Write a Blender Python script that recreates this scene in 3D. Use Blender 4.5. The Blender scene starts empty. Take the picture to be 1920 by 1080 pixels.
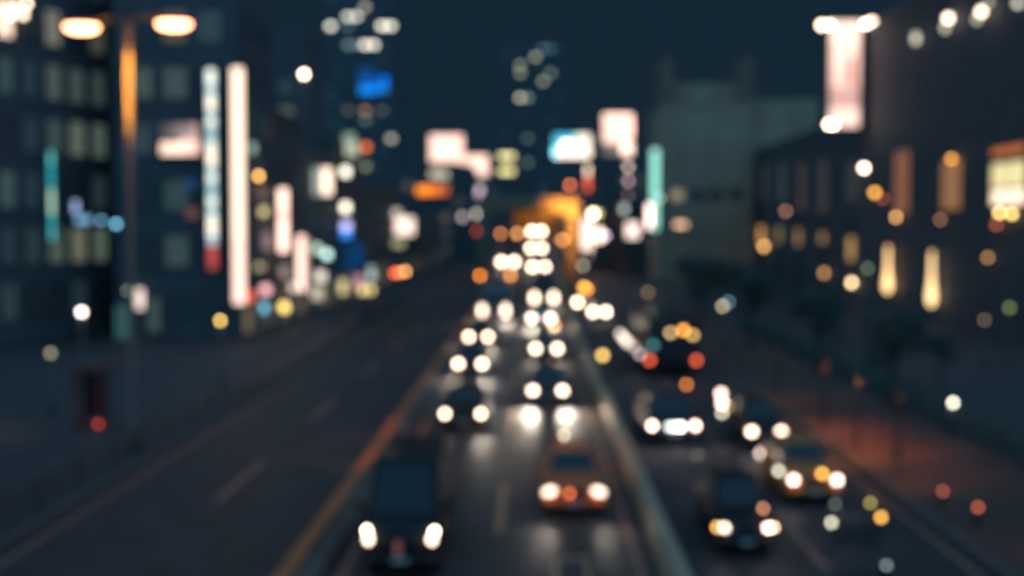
import bpy, math, random
from mathutils import Matrix, Vector, Euler

# ------------------------------------------------------------------ camera, night sky, skyglow, exposure
scene = bpy.context.scene
COL = scene.collection
rnd = random.Random(7)
EYE = Vector((0.0, 0.0, 7.5))
FPX = 2400.0                       # focal length in photo pixels (1920 wide), 45 mm on 36 mm
cam_d = bpy.data.cameras.new('camera')
cam_d.lens = 45.0
cam_d.sensor_width = 36.0
cam_d.clip_start = 0.05
cam_d.clip_end = 6000
cam_d.dof.use_dof = True           # the photograph is focused far in front of everything
cam_d.dof.focus_distance = 2.05
cam_d.dof.aperture_fstop = 1.75
cam = bpy.data.objects.new('camera', cam_d)
COL.objects.link(cam)
cam.location = EYE
cam.rotation_euler = (math.radians(90 - 2.62), 0, math.radians(0.955))
scene.camera = cam

world = bpy.data.worlds.new('World')
scene.world = world
world.use_nodes = True
bg = world.node_tree.nodes['Background']
bg.inputs['Color'].default_value = (0.0074, 0.0196, 0.0335, 1)   # even, light-polluted night sky
bg.inputs['Strength'].default_value = 1.0

sun_d = bpy.data.lights.new('skyglow', 'SUN')      # soft glow of the overcast city sky
sun_d.energy = 1.45
sun_d.angle = math.radians(170)
sun_d.color = (0.19, 0.60, 1.0)
sun = bpy.data.objects.new('skyglow', sun_d)
sun.rotation_euler = (math.radians(48), math.radians(4), 0)
sun.location = (0, 0, 200)
COL.objects.link(sun)

scene.view_settings.view_transform = 'Standard'
scene.view_settings.look = 'None'
scene.view_settings.exposure = 0
scene.view_settings.gamma = 1
scene.view_settings.use_curve_mapping = False
scene.render.engine = 'CYCLES'
cy = scene.cycles
cy.use_adaptive_sampling = False
cy.use_denoising = True
cy.max_bounces = 4
cy.diffuse_bounces = 2
cy.glossy_bounces = 2
cy.transmission_bounces = 2
cy.sample_clamp_indirect = 3.0
cy.caustics_reflective = False
cy.caustics_refractive = False

# ------------------------------------------------------------------ pixel <-> place helpers
RM = cam.rotation_euler.to_matrix()
def ray(px, py):
    d = RM @ Vector(((px - 960) / FPX, (540 - py) / FPX, -1.0))
    return d / d.y                                   # per metre along the street
def at_depth(px, py, Y): return EYE + ray(px, py) * Y
def at_side(px, py, X):
    d = ray(px, py); return EYE + d * (X / d.x)
def px_m(n, Y): return n * Y / FPX                    # n photo pixels in metres at depth Y
BLUR = 30.9
def cover(w, h):
    """share of the lens that sees a lamp of w x h photo pixels"""
    return min(1.0, min(w, BLUR) * min(h, BLUR) / (0.785 * BLUR * BLUR))

def ramp(Y):
    if Y < 100: return 0.0
    if Y < 150: return 0.065 * (Y - 100) ** 2 / 100.0
    z = 1.625 + 0.065 * (Y - 150)
    if z < 6.4: return z
    Y1 = 150 + (6.4 - 1.625) / 0.065
    t = min(1.0, (Y - Y1) / 60.0)
    return 6.4 + 0.065 * 60 * (t - t * t / 2) * 0.62
def on_ramp(px, py, h):
    d = ray(px, py); Y = 20.0
    while Y < 330:
        if EYE.z + d.z * Y <= ramp(Y) + h: return Y
        Y += 0.1
    return 250.0

# ------------------------------------------------------------------ materials
def lin(c):
    c = c / 255.0
    return c / 12.92 if c <= 0.04045 else ((c + 0.055) / 1.055) ** 2.4
def srgb(r, g, b): return (lin(r), lin(g), lin(b))
MATS = {}
def surf(name, col, rough=0.7, metal=0.0, spec=0.5, noise=0.0, scale=8.0, bump=0.0, coat=0.0):
    if name in MATS: return MATS[name]
    m = bpy.data.materials.new(name); m.use_nodes = True
    nt = m.node_tree; b = nt.nodes['Principled BSDF']
    b.inputs['Base Color'].default_value = (*col, 1)
    b.inputs['Roughness'].default_value = rough
    b.inputs['Metallic'].default_value = metal
    b.inputs['Specular IOR Level'].default_value = spec
    b.inputs['Coat Weight'].default_value = coat
    if noise > 0:
        tc = nt.nodes.new('ShaderNodeTexCoord')
        n = nt.nodes.new('ShaderNodeTexNoise'); n.inputs['Scale'].default_value = scale
        n.inputs['Detail'].default_value = 6
        r = nt.nodes.new('ShaderNodeValToRGB')
        r.color_ramp.elements[0].position = 0.3; r.color_ramp.elements[1].position = 0.7
        r.color_ramp.elements[0].color = (*[c * (1 - noise) for c in col], 1)
        r.color_ramp.elements[1].color = (*[min(1, c * (1 + noise)) for c in col], 1)
        nt.links.new(tc.outputs['Object'], n.inputs['Vector'])
        nt.links.new(n.outputs['Fac'], r.inputs['Fac'])
        nt.links.new(r.outputs['Color'], b.inputs['Base Color'])
        if bump > 0:
            bp = nt.nodes.new('ShaderNodeBump'); bp.inputs['Strength'].default_value = bump
            nt.links.new(n.outputs['Fac'], bp.inputs['Height'])
            nt.links.new(bp.outputs['Normal'], b.inputs['Normal'])
    MATS[name] = m
    return m
def glow(rgb, strength, sample=True):
    if 0.5 < min(rgb) and rgb[0] <= 1: rgb = (rgb[0] * 1.8, rgb[1] * 1.5, rgb[2] * 1.38)
    """a lamp, lit sign face or lit pane"""
    key = ('glow', tuple(round(c, 3) for c in rgb), round(strength, 3), sample)
    if key in MATS: return MATS[key]
    m = bpy.data.materials.new('lit'); m.use_nodes = True
    b = m.node_tree.nodes['Principled BSDF']
    b.inputs['Base Color'].default_value = (0.08, 0.08, 0.08, 1)
    b.inputs['Roughness'].default_value = 0.6
    b.inputs['Emission Color'].default_value = (*rgb, 1)
    b.inputs['Emission Strength'].default_value = strength
    if not sample: m.cycles.emission_sampling = 'NONE'
    MATS[key] = m
    return m

ASPH = surf('asphalt', (0.040, 0.043, 0.047), 0.58, spec=0.45, noise=0.35, scale=1.3, bump=0.15)
ASPH2 = surf('asphalt_worn', (0.034, 0.038, 0.044), 0.62, spec=0.35, noise=0.35, scale=0.9, bump=0.15)
PAVE = surf('paving', (0.038, 0.043, 0.049), 0.75, noise=0.3, scale=2.0, bump=0.2)
BRICKP = surf('brick_paving', (0.10, 0.045, 0.035), 0.7, noise=0.35, scale=3.0, bump=0.2)
GROUND = surf('soil', (0.04, 0.045, 0.048), 0.9, noise=0.4, scale=0.6)
CONC = surf('concrete', (0.30, 0.22, 0.15), 0.75, noise=0.25, scale=1.5, bump=0.1)
WALLP = surf('sand_wall_paint', (0.52, 0.35, 0.22), 0.7, noise=0.2, scale=1.2, bump=0.08)
CONCD = surf('dark_concrete', (0.10, 0.085, 0.075), 0.75, noise=0.25, scale=1.5, bump=0.1)
WORN = surf('worn_road_paint', (0.44, 0.17, 0.11), 0.7, noise=0.3, scale=4.0)
PAINT = surf('road_paint', (0.62, 0.27, 0.13), 0.6, noise=0.25, scale=5.0)
PAINTY = surf('amber_road_paint', (0.60, 0.16, 0.055), 0.6, noise=0.25, scale=5.0)
STEEL = surf('galvanised_steel', (0.08, 0.08, 0.08), 0.5, metal=0.4, noise=0.15, scale=6)
POLE = surf('pole_paint', (0.09, 0.085, 0.08), 0.6, noise=0.1, scale=4)
DARKM = surf('dark_metal', (0.035, 0.037, 0.04), 0.5, metal=0.2)
REDM = surf('red_enamel', (0.16, 0.035, 0.03), 0.5, noise=0.1, scale=5)
GLASS = surf('tinted_glass', (0.012, 0.016, 0.02), 0.12, spec=0.6)
PANE_DARK = surf('dark_window_glass', (0.085, 0.09, 0.10), 0.45, spec=0.4)
TYRE = surf('tyre_rubber', (0.02, 0.02, 0.02), 0.85)
RIM = surf('alloy_rim', (0.30, 0.30, 0.31), 0.4, metal=0.7)
PLATE = surf('number_plate', (0.6, 0.6, 0.55), 0.5)
LEAF = surf('leaf', (0.08, 0.11, 0.095), 0.65, noise=0.5, scale=2.5)
BARK = surf('bark', (0.07, 0.055, 0.04), 0.9, noise=0.4, scale=9, bump=0.3)
FR = surf('window_frame', (0.085, 0.09, 0.095), 0.6)
FACADES = [surf('facade_%s' % n, c, 0.75, noise=0.18, scale=0.7, bump=0.05) for n, c in (
    ('slate_tile', (0.10, 0.107, 0.118)), ('brown_tile', (0.11, 0.10, 0.098)), ('grey_render', (0.105, 0.112, 0.12)),
    ('dark_panel', (0.10, 0.107, 0.12)), ('ochre_tile', (0.115, 0.11, 0.10)))]
PALEDARK = surf('darker_concrete_wall', (0.26, 0.17, 0.12), 0.8, noise=0.2, scale=0.3, bump=0.05)  # darker concrete tone for the roof corner towers
PALEWALL = surf('pale_concrete_wall', (0.50, 0.33, 0.23), 0.8, noise=0.2, scale=0.25, bump=0.05)
STONE = surf('dark_stone_wall', (0.098, 0.102, 0.112), 0.75, noise=0.25, scale=0.8, bump=0.08)

CREAM = (1.9, 1.40, 1.02)          # lamps bright enough to burn out on film: the red channel clips
PINK = (1.8, 1.18, 0.96)
def hot(c):
    return c
AMBER = srgb(250, 165, 60)
GOLD = srgb(250, 215, 140)

# ------------------------------------------------------------------ mesh building
class MB:
    def __init__(s): s.v = []; s.f = []
    def add(s, vs, fs):
        k = len(s.v); s.v += [tuple(p) for p in vs]; s.f += [tuple(i + k for i in f) for f in fs]; return s
    def box(s, x0, x1, y0, y1, z0, z1):
        return s.add([(x0, y0, z0), (x1, y0, z0), (x1, y1, z0), (x0, y1, z0), (x0, y0, z1), (x1, y0, z1), (x1, y1, z1), (x0, y1, z1)],
                     [(0, 3, 2, 1), (4, 5, 6, 7), (0, 1, 5, 4), (1, 2, 6, 5), (2, 3, 7, 6), (3, 0, 4, 7)])
    def bevel_box(s, x0, x1, y0, y1, z0, z1, b):
        vs = []; rings = []
        for (i, z) in ((b, z0), (0, z0 + b), (0, z1 - b), (b, z1)):
            X0, X1, Y0, Y1 = x0 + i, x1 - i, y0 + i, y1 - i; c = b
            rings.append([(X0 + c, Y0, z), (X1 - c, Y0, z), (X1, Y0 + c, z), (X1, Y1 - c, z), (X1 - c, Y1, z), (X0 + c, Y1, z), (X0, Y1 - c, z), (X0, Y0 + c, z)])
        return s.loft(rings)
    def loft(s, rings, cap=True, closed=True):
        n = len(rings[0]); vs = [p for r in rings for p in r]; fs = []
        for a in range(len(rings) - 1):
            for i in range(n if closed else n - 1):
                j = (i + 1) % n
                fs.append((a * n + i, a * n + j, (a + 1) * n + j, (a + 1) * n + i))
        if cap:
            fs.append(tuple(reversed(range(n)))); fs.append(tuple((len(rings) - 1) * n + i for i in range(n)))
        return s.add(vs, fs)
    def tube(s, pts, radii, n=10):
        pts = [Vector(p) for p in pts]; rings = []
        for i, p in enumerate(pts):
            a = pts[max(0, i - 1)]; b = pts[min(len(pts) - 1, i + 1)]
            t = (b - a).normalized(); u = t.cross(Vector((0.31, 0.9, 0.17))).normalized(); w = t.cross(u)
            r = radii[i] if isinstance(radii, (list, tuple)) else radii
            rings.append([p + (u * math.cos(q) + w * math.sin(q)) * r for q in [2 * math.pi * k / n for k in range(n)]])
        return s.loft(rings)
    def disc_y(s, cx, cy, cz, rx, rz, depth, n=18):
        """lens-shaped lamp facing -y"""
        rings = []
        for (dy, k) in ((depth, 1.0), (0.3 * depth, 1.0), (0.0, 0.8)):
            rings.append([(cx + rx * k * math.cos(q), cy + dy, cz + rz * k * math.sin(q)) for q in [2 * math.pi * i / n for i in range(n)]])
        return s.loft(rings)
    def cyl(s, p, r, h, axis='z', n=16):
        x, y, z = p; rings = []
        for t in (0, h):
            ring = []
            for i in range(n):
                q = 2 * math.pi * i / n; a, b = r * math.cos(q), r * math.sin(q)
                ring.append((x + a, y + b, z + t) if axis == 'z' else (x + t, y + a, z + b) if axis == 'x' else (x + a, y + t, z + b))
            rings.append(ring)
        return s.loft(rings)
    def ball(s, p, r, sz=1.0, n=14, m=8):
        rings = []
        for k in range(m + 1):
            a = math.pi * k / m; rr = max(0.02, math.sin(a)) * r
            rings.append([(p[0] + rr * math.cos(2 * math.pi * i / n), p[1] + rr * math.sin(2 * math.pi * i / n), p[2] - math.cos(a) * r * sz) for i in range(n)])
        return s.loft(rings)
    def slab(s, quad, t):
        """thick panel standing proud of a quad"""
        q = [Vector(p) for p in quad]; nrm = (q[1] - q[0]).cross(q[3] - q[0]).normalized()
        return s.loft([[p - nrm * 0.01 for p in q], [p + nrm * t for p in q]])
    def mesh(s, name, smooth=False):
        me = bpy.data.meshes.new(name); me.from_pydata(s.v, [], s.f); me.validate(); me.update()
        if smooth:
            for p in me.polygons: p.use_smooth = True
        return me
    def build(s, name, mat, parent=None, smooth=False, loc=None):
        me = s.mesh(name, smooth); me.materials.append(mat)
        o = bpy.data.objects.new(name, me); COL.objects.link(o)
        if parent: o.parent = parent
        if loc: o.location = loc
        return o
def tag(o, label=None, cat=None, group=None, kind=None):
    if label: o['label'] = label
    if cat: o['category'] = cat
    if group: o['group'] = group
    if kind: o['kind'] = kind
    return o
def thing(name, label, cat, loc=(0, 0, 0), rz=0.0, group=None):
    o = bpy.data.objects.new(name, None); COL.objects.link(o)
    o.location = loc; o.rotation_euler = (0, 0, rz); o.empty_display_size = 0.3
    return tag(o, label, cat, group)
def inst(src_mesh, name, mat, parent=None, loc=(0, 0, 0), rot=None, scale=None):
    """an object sharing mesh data with its look-alikes but with its own material"""
    o = bpy.data.objects.new(name, src_mesh); COL.objects.link(o)
    o.location = loc
    if rot: o.rotation_euler = rot
    if scale: o.scale = scale
    if parent: o.parent = parent
    if mat:
        if not src_mesh.materials: src_mesh.materials.append(None)
        o.material_slots[0].link = 'OBJECT'; o.material_slots[0].material = mat
    return o
def copy_tree(o, parent=None):
    c = o.copy(); COL.objects.link(c); c.parent = parent
    for ch in list(o.children): copy_tree(ch, c)
    return c
def lamp(kind, name, parent, loc, energy, color, size=0.1, spot=None, rot=None):
    d = bpy.data.lights.new(name, kind); d.energy = energy; d.color = color; d.shadow_soft_size = size
    if kind == 'SPOT': d.spot_size = spot; d.spot_blend = 0.6
    o = bpy.data.objects.new(name, d); COL.objects.link(o); o.parent = parent; o.location = loc
    if rot: o.rotation_euler = rot
    return o

# ------------------------------------------------------------------ the ground, roads, kerbs, markings
def struct(name, mb, mat, parent=None, label=None):
    o = mb.build(name, mat, parent)
    if not parent: tag(o, kind='structure')
    return o
struct('ground', MB().box(-1500, 1500, -60, 3000, -0.6, -0.16), GROUND)
struct('left_carriageway', MB().box(-12.3, -5.5, -20, 330, -0.15, 0.0), ASPH2)
struct('right_carriageway', MB().box(3.3, 10.0, -20, 400, -0.15, 0.0), ASPH2)
YS = [-20 + 5 * i for i in range(80)]
def strip(mb, x0, x1, z0f, z1f, ys=YS):
    return mb.loft([[(x0, y, z0f(y)), (x1, y, z0f(y)), (x1, y, z1f(y)), (x0, y, z1f(y))] for y in ys])
struct('middle_road', strip(MB(), -4.5, 2.8, lambda y: ramp(y) - 0.15 if y < 105 else -0.1 if y < 190 else ramp(y) - 1.2, ramp), ASPH)
struct('left_pavement', MB().box(-18.5, -12.6, -20, 420, -0.15, 0.14), PAVE)
struct('left_plaza', MB().box(-60, -18.504, -20, 130, -0.15, 0.136), PAVE)
struct('right_pavement', MB().box(10.3, 15.2, -20, 400, -0.15, 0.14), BRICKP)
struct('right_forecourt', MB().box(15.204, 31.5, -20, 400, -0.15, 0.11), PAVE)
KERB = MB().box(-0.14, 0.14, 0, 5.98, -0.1, 0.17).mesh('kerb_stone')
for nm, x in (('left_kerb', -12.45), ('right_kerb', 10.15)):
    k = thing(nm, None, None); tag(k, kind='structure')
    for i in range(36): inst(KERB, 'kerb_stone', CONCD, k, (x, 6 + i * 6, 0))
# raised median on the left of the traffic, in blocks, with an amber painted top edge
med = thing('left_median', None, None); tag(med, kind='structure')
for i in range(48):
    y0 = 12 + 5 * i
    b = MB().loft([[(-5.5, y, ramp(y) - 0.6 if y > 100 else -0.15), (-4.52, y, ramp(y) - 0.6 if y > 100 else -0.15), (-4.56, y, ramp(y) + 0.2), (-5.46, y, ramp(y) + 0.2)] for y in (y0, y0 + 2.48, y0 + 4.97)])
    b.build('median_block', CONCD, med)
    e = MB().loft([[(-5.42, y, ramp(y) + 0.2), (-5.08, y, ramp(y) + 0.2), (-5.08, y, ramp(y) + 0.28), (-5.42, y, ramp(y) + 0.28)] for y in (y0 + 0.05, y0 + 4.9)])
    e.build('median_edge_strip', PAINTY, med)
# low concrete wall between the traffic and the right carriageway; under the ramp it is the retaining wall
rw = thing('right_median_wall', None, None); tag(rw, kind='structure')
for i in range(48):
    y0 = 8 + 5 * i
    b = MB().loft([[(2.82, y, -0.15), (3.28, y, -0.15), (3.24, y, ramp(y) + 0.32), (3.16, y, ramp(y) + 0.62), (2.90, y, ramp(y) + 0.62), (2.84, y, ramp(y) + 0.32)] for y in (y0, y0 + 2.48, y0 + 4.97)])
    b.build('wall_block', WALLP, rw)
# painted markings
mk = thing('lane_markings', None, None); tag(mk, kind='structure')
def dashes(x, Ys, w, zf, mat=PAINT, ln=6.0):
    for y in Ys:
        MB().loft([[(x - w / 2, yy, zf(yy) + 0.002), (x + w / 2, yy, zf(yy) + 0.002), (x + w / 2, yy, zf(yy) + 0.008), (x - w / 2, yy, zf(yy) + 0.008)] for yy in (y, y + ln / 2, y + ln)]).build('lane_dash', mat, mk)
flat = lambda y: 0.0
dashes(-0.85, [31.4 + 15 * i for i in range(13)], 0.20, ramp)
dashes(-8.75, [35.0 + 15 * i for i in range(13)], 0.20, flat, WORN)
dashes(6.5, [28.0 + 15 * i for i in range(14)], 0.16, flat, WORN)
for x in (-4.15, 2.35):
    strip(MB(), x - 0.075, x + 0.075, lambda y: ramp(y) + 0.002, lambda y: ramp(y) + 0.008, [8 + 5 * i for i in range(46)]).build('edge_line', WORN, mk)
for x in (-11.95, 9.7):
    MB().box(x - 0.07, x + 0.07, 5, 230, 0.002, 0.008).build('edge_line', WORN, mk)
# open loop of the painted figure on the road in front of the taxi
lp = MB()
gy = 7.5 * FPX / (1066 - 430)
for (x0, x1, y0, y1) in ((0.42, 0.55, gy - 2.6, gy + 0.75), (1.13, 1.26, gy - 2.6, gy + 0.75), (0.55, 1.13, gy + 0.42, gy + 0.75), (0.55, 1.13, gy - 2.6, gy - 2.3)):
    lp.box(x0, x1, y0, y1, 0.002, 0.008)
lp.build('painted_loop', PAINT, mk)

# ------------------------------------------------------------------ buildings
WIN = {}
def window_mesh(w, h):
    k = (round(w, 2), round(h, 2))
    if k not in WIN:
        fr = MB(); t = 0.09
        fr.box(-w / 2, w / 2, -0.06, 0.05, 0, t).box(-w / 2, w / 2, -0.06, 0.05, h - t, h)
        fr.box(-w / 2, -w / 2 + t, -0.06, 0.05, t, h - t).box(w / 2 - t, w / 2, -0.06, 0.05, t, h - t).box(-0.03, 0.03, -0.05, 0.04, t, h - t)
        pa = MB().box(-w / 2 + t, w / 2 - t, -0.02, 0.02, t, h - t)
        WIN[k] = (fr.mesh('window'), pa.mesh('pane'))
    return WIN[k]
ROOT_INV = {}
def building(name, label, corner, width, depth, height, mat, rz=0.0, base_z=0.0, cat='building', parapet=0.9):
    """corner = near-left corner of the front; front faces -y in its own frame"""
    b = thing(name, label, cat, (corner[0], corner[1], base_z), rz)
    MB().box(0, width, 0, depth, -0.3, height).build('wall', mat, b)
    r = MB(); p = parapet
    r.box(-0.15, width + 0.15, -0.15, 0.25, height, height + p).box(-0.15, width + 0.15, depth - 0.25, depth + 0.15, height, height + p)
    r.box(-0.15, 0.25, 0.25, depth - 0.25, height, height + p).box(width - 0.25, width + 0.15, 0.25, depth - 0.25, height, height + p)
    ro = r.build('roof_parapet', mat, b)
    MB().box(width * 0.35, width * 0.65, depth * 0.4, depth * 0.7, height, height + 2.6).build('stair_housing', mat, ro)
    b['dims'] = (width, depth, height)
    return b
def local(b, p):
    M = Matrix.LocRotScale(b.location, b.rotation_euler, None)
    return M.inverted() @ Vector(p), M
def hit_face(b, px, py, face='front'):
    """where the sight line through a photo pixel meets a wall of the building, in the building's frame"""
    o, M = local(b, EYE); d = (M.inverted().to_3x3() @ ray(px, py))
    w = b['dims'][0]
    t = (-o.y / d.y) if face == 'front' else ((w if face == 'right' else 0) - o.x) / d.x
    return o + d * t
def put_window(b, x, z, w, h, mat, face='front'):
    fm, pm = window_mesh(w, h); W = b['dims'][0]
    if face == 'front': loc, rot = (x, -0.05, z), None
    elif face == 'right': loc, rot = (W + 0.05, x, z), (0, 0, math.pi / 2)
    else: loc, rot = (-0.05, x, z), (0, 0, -math.pi / 2)
    f = inst(fm, 'window', FR, b, loc, rot)
    inst(pm, 'pane', mat, f)
def grid(b, face, n, m, z0, fh, w, h, lit=(), palette=None, p_lit=0.0, margin=1.0, gain=1.0):
    """n bays by m floors; lit = [(px, py, rgb)] names the windows that shine"""
    W, D, H = b['dims']; L = W if face == 'front' else D
    cells = {}
    for i in range(n):
        for j in range(m):
            cells[(i, j)] = (margin + (i + 0.5) * (L - 2 * margin) / n, z0 + j * fh)
    mats = {}
    for (px, py, rgb) in lit:
        p = hit_face(b, px, py, face); u = p.x if face == 'front' else p.y
        k = min(cells, key=lambda c: abs(cells[c][0] - u) + abs(cells[c][1] + h / 2 - p.z))
        Y = (b.location.y + p.y); wp, hp = w * FPX / Y, h * FPX / Y
        mats[k] = glow(rgb, gain / cover(wp, hp), False)
    for k, (u, z) in cells.items():
        m_ = mats.get(k)
        if not m_:
            m_ = PANE_DARK
            if palette and rnd.random() < p_lit: m_ = glow(rnd.choice(palette), 1.0, False)
        put_window(b, u, z, w, h, m_, face)
DIM = [srgb(46, 62, 62), srgb(40, 54, 60), srgb(56, 68, 62), srgb(34, 50, 56)]

# the office block behind the street lamp
ang = math.radians(-21.6)                 # its front runs from near left to far right
c0 = at_depth(-75, 430, 78)
off = building('office_block', 'dark office block with dim window grid behind the orange twin street lamp', (c0.x, c0.y), 14.2, 18, 27, FACADES[0], math.radians(90 - 21.6))
dimw = [srgb(78, 92, 84), srgb(92, 104, 92), srgb(60, 78, 76)]
grid(off, 'front', 6, 7, 1.6, 3.62, 1.5, 2.45,
     lit=[(145, 262, srgb(94, 102, 88)), (92, 262, srgb(58, 74, 70)), (198, 273, srgb(76, 90, 82)), (92, 155, srgb(70, 82, 76)), (140, 178, srgb(62, 76, 70)),
          (83, 42, srgb(120, 118, 104)), (22, 12, srgb(250, 232, 212)), (150, 485, srgb(108, 108, 90)), (93, 495, srgb(76, 90, 78)), (205, 480, srgb(82, 96, 84)), (25, 378, srgb(52, 74, 72)),
          (25, 150, srgb(44, 66, 66)), (275, 140, srgb(54, 68, 66)), (300, 60, srgb(70, 72, 60)), (345, 175, srgb(52, 66, 64))],
     palette=[srgb(28, 44, 52), srgb(34, 50, 54)], p_lit=0.5, margin=0.6)
for (px, py, e) in ((18, 16, 13), (33, 28, 12), (8, 30, 10), (40, 8, 9)):
    p = hit_face(off, px, py); Yp = (Matrix.LocRotScale(off.location, off.rotation_euler, None) @ p).y
    MB().ball((0, 0, 0), px_m(e, Yp) / 2).build('ceiling_lamp', glow(srgb(240, 224, 200), 0.8 / cover(e, e), False), off, loc=(p.x, -0.45, p.z))
# left row along the street: narrow fronts, signs hang on their street side (x = -17)
LROW = [
    ('shop_building', 'slate tiled corner building behind the two tall vertical light signs', 86.0, 13.0, 27, 0, 8.0),
    ('shop_building', 'brown tiled shop building behind the pink vertical neon', 99.4, 12.6, 16, 1, 12.0),
    ('shop_building', 'grey rendered shop building behind the shorter pink light column', 112.4, 15.6, 14, 2, 14.0),
    ('shop_building', 'dark panelled building with the white and blue shop signs', 128.4, 21.6, 16, 3, 14.0),
    ('shop_building', 'ochre tiled building with the square white sign near the road', 150.4, 40.0, 12, 4, 14.0),
    ('shop_building', 'low slate building farthest along the left row', 191.0, 90.0, 10, 0, 14.0)]
lrow = []
for (n, lab, y0, ln, h, mi, wd) in LROW:
    b = building(n, lab, (-20.0 - wd, y0), wd, ln, h, FACADES[mi])
    nb = max(2, min(10, int(ln / 3.6))); nf = int((h - 4.5) / 3.3)
    grid(b, 'right', nb, nf, 4.2, 3.3, 1.7, 1.9, palette=DIM + [srgb(70, 60, 44), srgb(60, 50, 40)], p_lit=0.35, margin=0.8)
    for i in range(nb):     # shop fronts
        f = inst(window_mesh(2.4, 2.7)[0], 'shop_front', FR, b, (wd + 0.05, 0.8 + (i + 0.5) * (ln - 1.6) / nb, 0.2), (0, 0, math.pi / 2))
        inst(window_mesh(2.4, 2.7)[1], 'pane', glow(rnd.choice([srgb(80, 84, 78), srgb(120, 104, 80), srgb(52, 66, 74)]), 1.0, False), f)
    if y0 < 90:
        grid(b, 'front', 3, 7, 1.2, 3.75, 1.7, 2.2, lit=[(345, 175, srgb(56, 70, 66)), (345, 340, srgb(72, 80, 68)), (345, 405, srgb(48, 64, 62)), (345, 485, srgb(50, 66, 62)), (275, 140, srgb(62, 74, 66)), (345, 85, srgb(84, 76, 56)), (300, 400, srgb(44, 60, 58))], palette=DIM[1:2], p_lit=0.3, margin=0.5)
        for (px, py, c) in ((360, 345, srgb(24, 52, 92)), (362, 400, srgb(104, 62, 52))):
            p = hit_face(b, px, py); MB().box(-0.35, 0.35, -0.25, 0.02, -0.3, 0.3).build('small_light_box', glow(c, 1.2, False), b, loc=(p.x, -0.05, p.z))
    lrow.append(b)
# ground floor lobby doors of the corner building
for (px, py, w, h, c) in ((262, 560, 0.9, 1.5, srgb(250, 246, 236)), (232, 605, 1.0, 2.6, srgb(50, 84, 84)), (292, 590, 1.0, 2.4, srgb(56, 74, 68))):
    p = hit_face(lrow[0], px, py)
    f = inst(window_mesh(w, h)[0], 'lobby_door', FR, lrow[0], (p.x, -0.35, p.z - h / 2))
    inst(window_mesh(w, h)[1], 'pane', glow(c, 1.0, False), f)

# far left and the street's end
fl = building('billboard_building', 'far dark building carrying the large cream roof billboard', (-34, 292), 19.5, 40, 21.5, FACADES[3])
grid(fl, 'front', 6, 5, 2, 3.6, 1.9, 2.0, palette=[srgb(60, 64, 60), srgb(90, 84, 70)], p_lit=0.3)
e1 = building('end_building', 'dark building at the end of the street under the cream billboard pair', (-40, 436), 36.0, 30, 23, FACADES[1])
grid(e1, 'front', 9, 5, 6, 3.4, 2.4, 2.0, palette=[srgb(44, 60, 64), srgb(70, 70, 62)], p_lit=0.3)
e2 = building('end_building', 'dark building at the end of the street under the teal and white screen', (-3.0, 448), 30.0, 30, 28.5, FACADES[3])
grid(e2, 'front', 8, 6, 6, 3.6, 2.4, 2.0, palette=[srgb(44, 60, 64)], p_lit=0.25)
# two towers
t1 = building('office_tower', 'tall tower with cream lit top floors above the blue sign', (-97.0, 600), 33.0, 30, 128, FACADES[3])
W1 = [(628, 46, srgb(190, 188, 172)), (655, 30, srgb(170, 170, 155)), (668, 34, srgb(165, 165, 150)), (685, 14, srgb(120, 118, 104)), (716, 46, srgb(205, 200, 180)), (728, 44, srgb(200, 196, 176)), (692, 78, srgb(196, 188, 172)), (708, 78, srgb(196, 188, 172)),
      (660, 92, srgb(66, 84, 82)), (676, 92, srgb(52, 72, 74)), (650, 55, srgb(48, 70, 72)),
      (650, 200, srgb(52, 50, 42)), (692, 205, srgb(104, 78, 50)), (725, 204, srgb(54, 52, 44)), (690, 226, srgb(54, 70, 68)),
      (740, 265, srgb(130, 124, 112)), (688, 308, srgb(86, 92, 70)), (660, 345, srgb(80, 74, 54)), (742, 330, srgb(74, 66, 52)), (742, 370, srgb(120, 104, 76)), (690, 370, srgb(100, 96, 78)), (690, 400, srgb(110, 80, 54)), (688, 275, srgb(150, 80, 40))]
grid(t1, 'front', 8, 26, 14, 4.35, 3.1, 2.3, lit=W1, palette=[srgb(34, 50, 56), srgb(30, 46, 54)], p_lit=0.12, margin=0.5, gain=0.85)
t2 = building('office_tower', 'far tower with a few olive lit windows near its top', (-18.0, 700), 34.0, 30, 109, FACADES[3])
W2 = [(1002, 110, srgb(120, 124, 100)), (973, 128, srgb(104, 108, 86)), (982, 134, srgb(104, 108, 86)), (1016, 146, srgb(112, 112, 92)), (1028, 132, srgb(82, 92, 78)), (980, 190, srgb(156, 152, 134)), (990, 190, srgb(90, 100, 92)), (1024, 96, srgb(52, 72, 70)), (1034, 96, srgb(44, 64, 66)),
      (995, 256, srgb(56, 74, 70)), (990, 310, srgb(60, 78, 72)), (1018, 345, srgb(44, 58, 58))]
grid(t2, 'front', 8, 22, 12, 4.4, 3.0, 2.2, lit=W2, palette=[srgb(30, 46, 54)], p_lit=0.08, margin=0.5, gain=0.6)
# behind the left row
bk = building('office_tower', 'dark mid-rise with dim windows behind the left shop row', (-62, 190), 28, 20, 36, FACADES[2])
grid(bk, 'front', 8, 8, 4, 3.9, 2.2, 2.2, lit=[(532, 215, srgb(92, 98, 78)), (565, 280, srgb(62, 66, 58)), (530, 300, srgb(50, 56, 48)), (480, 232, srgb(140, 122, 108)), (500, 235, srgb(120, 110, 96))], palette=[srgb(34, 50, 54)], p_lit=0.2)
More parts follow.
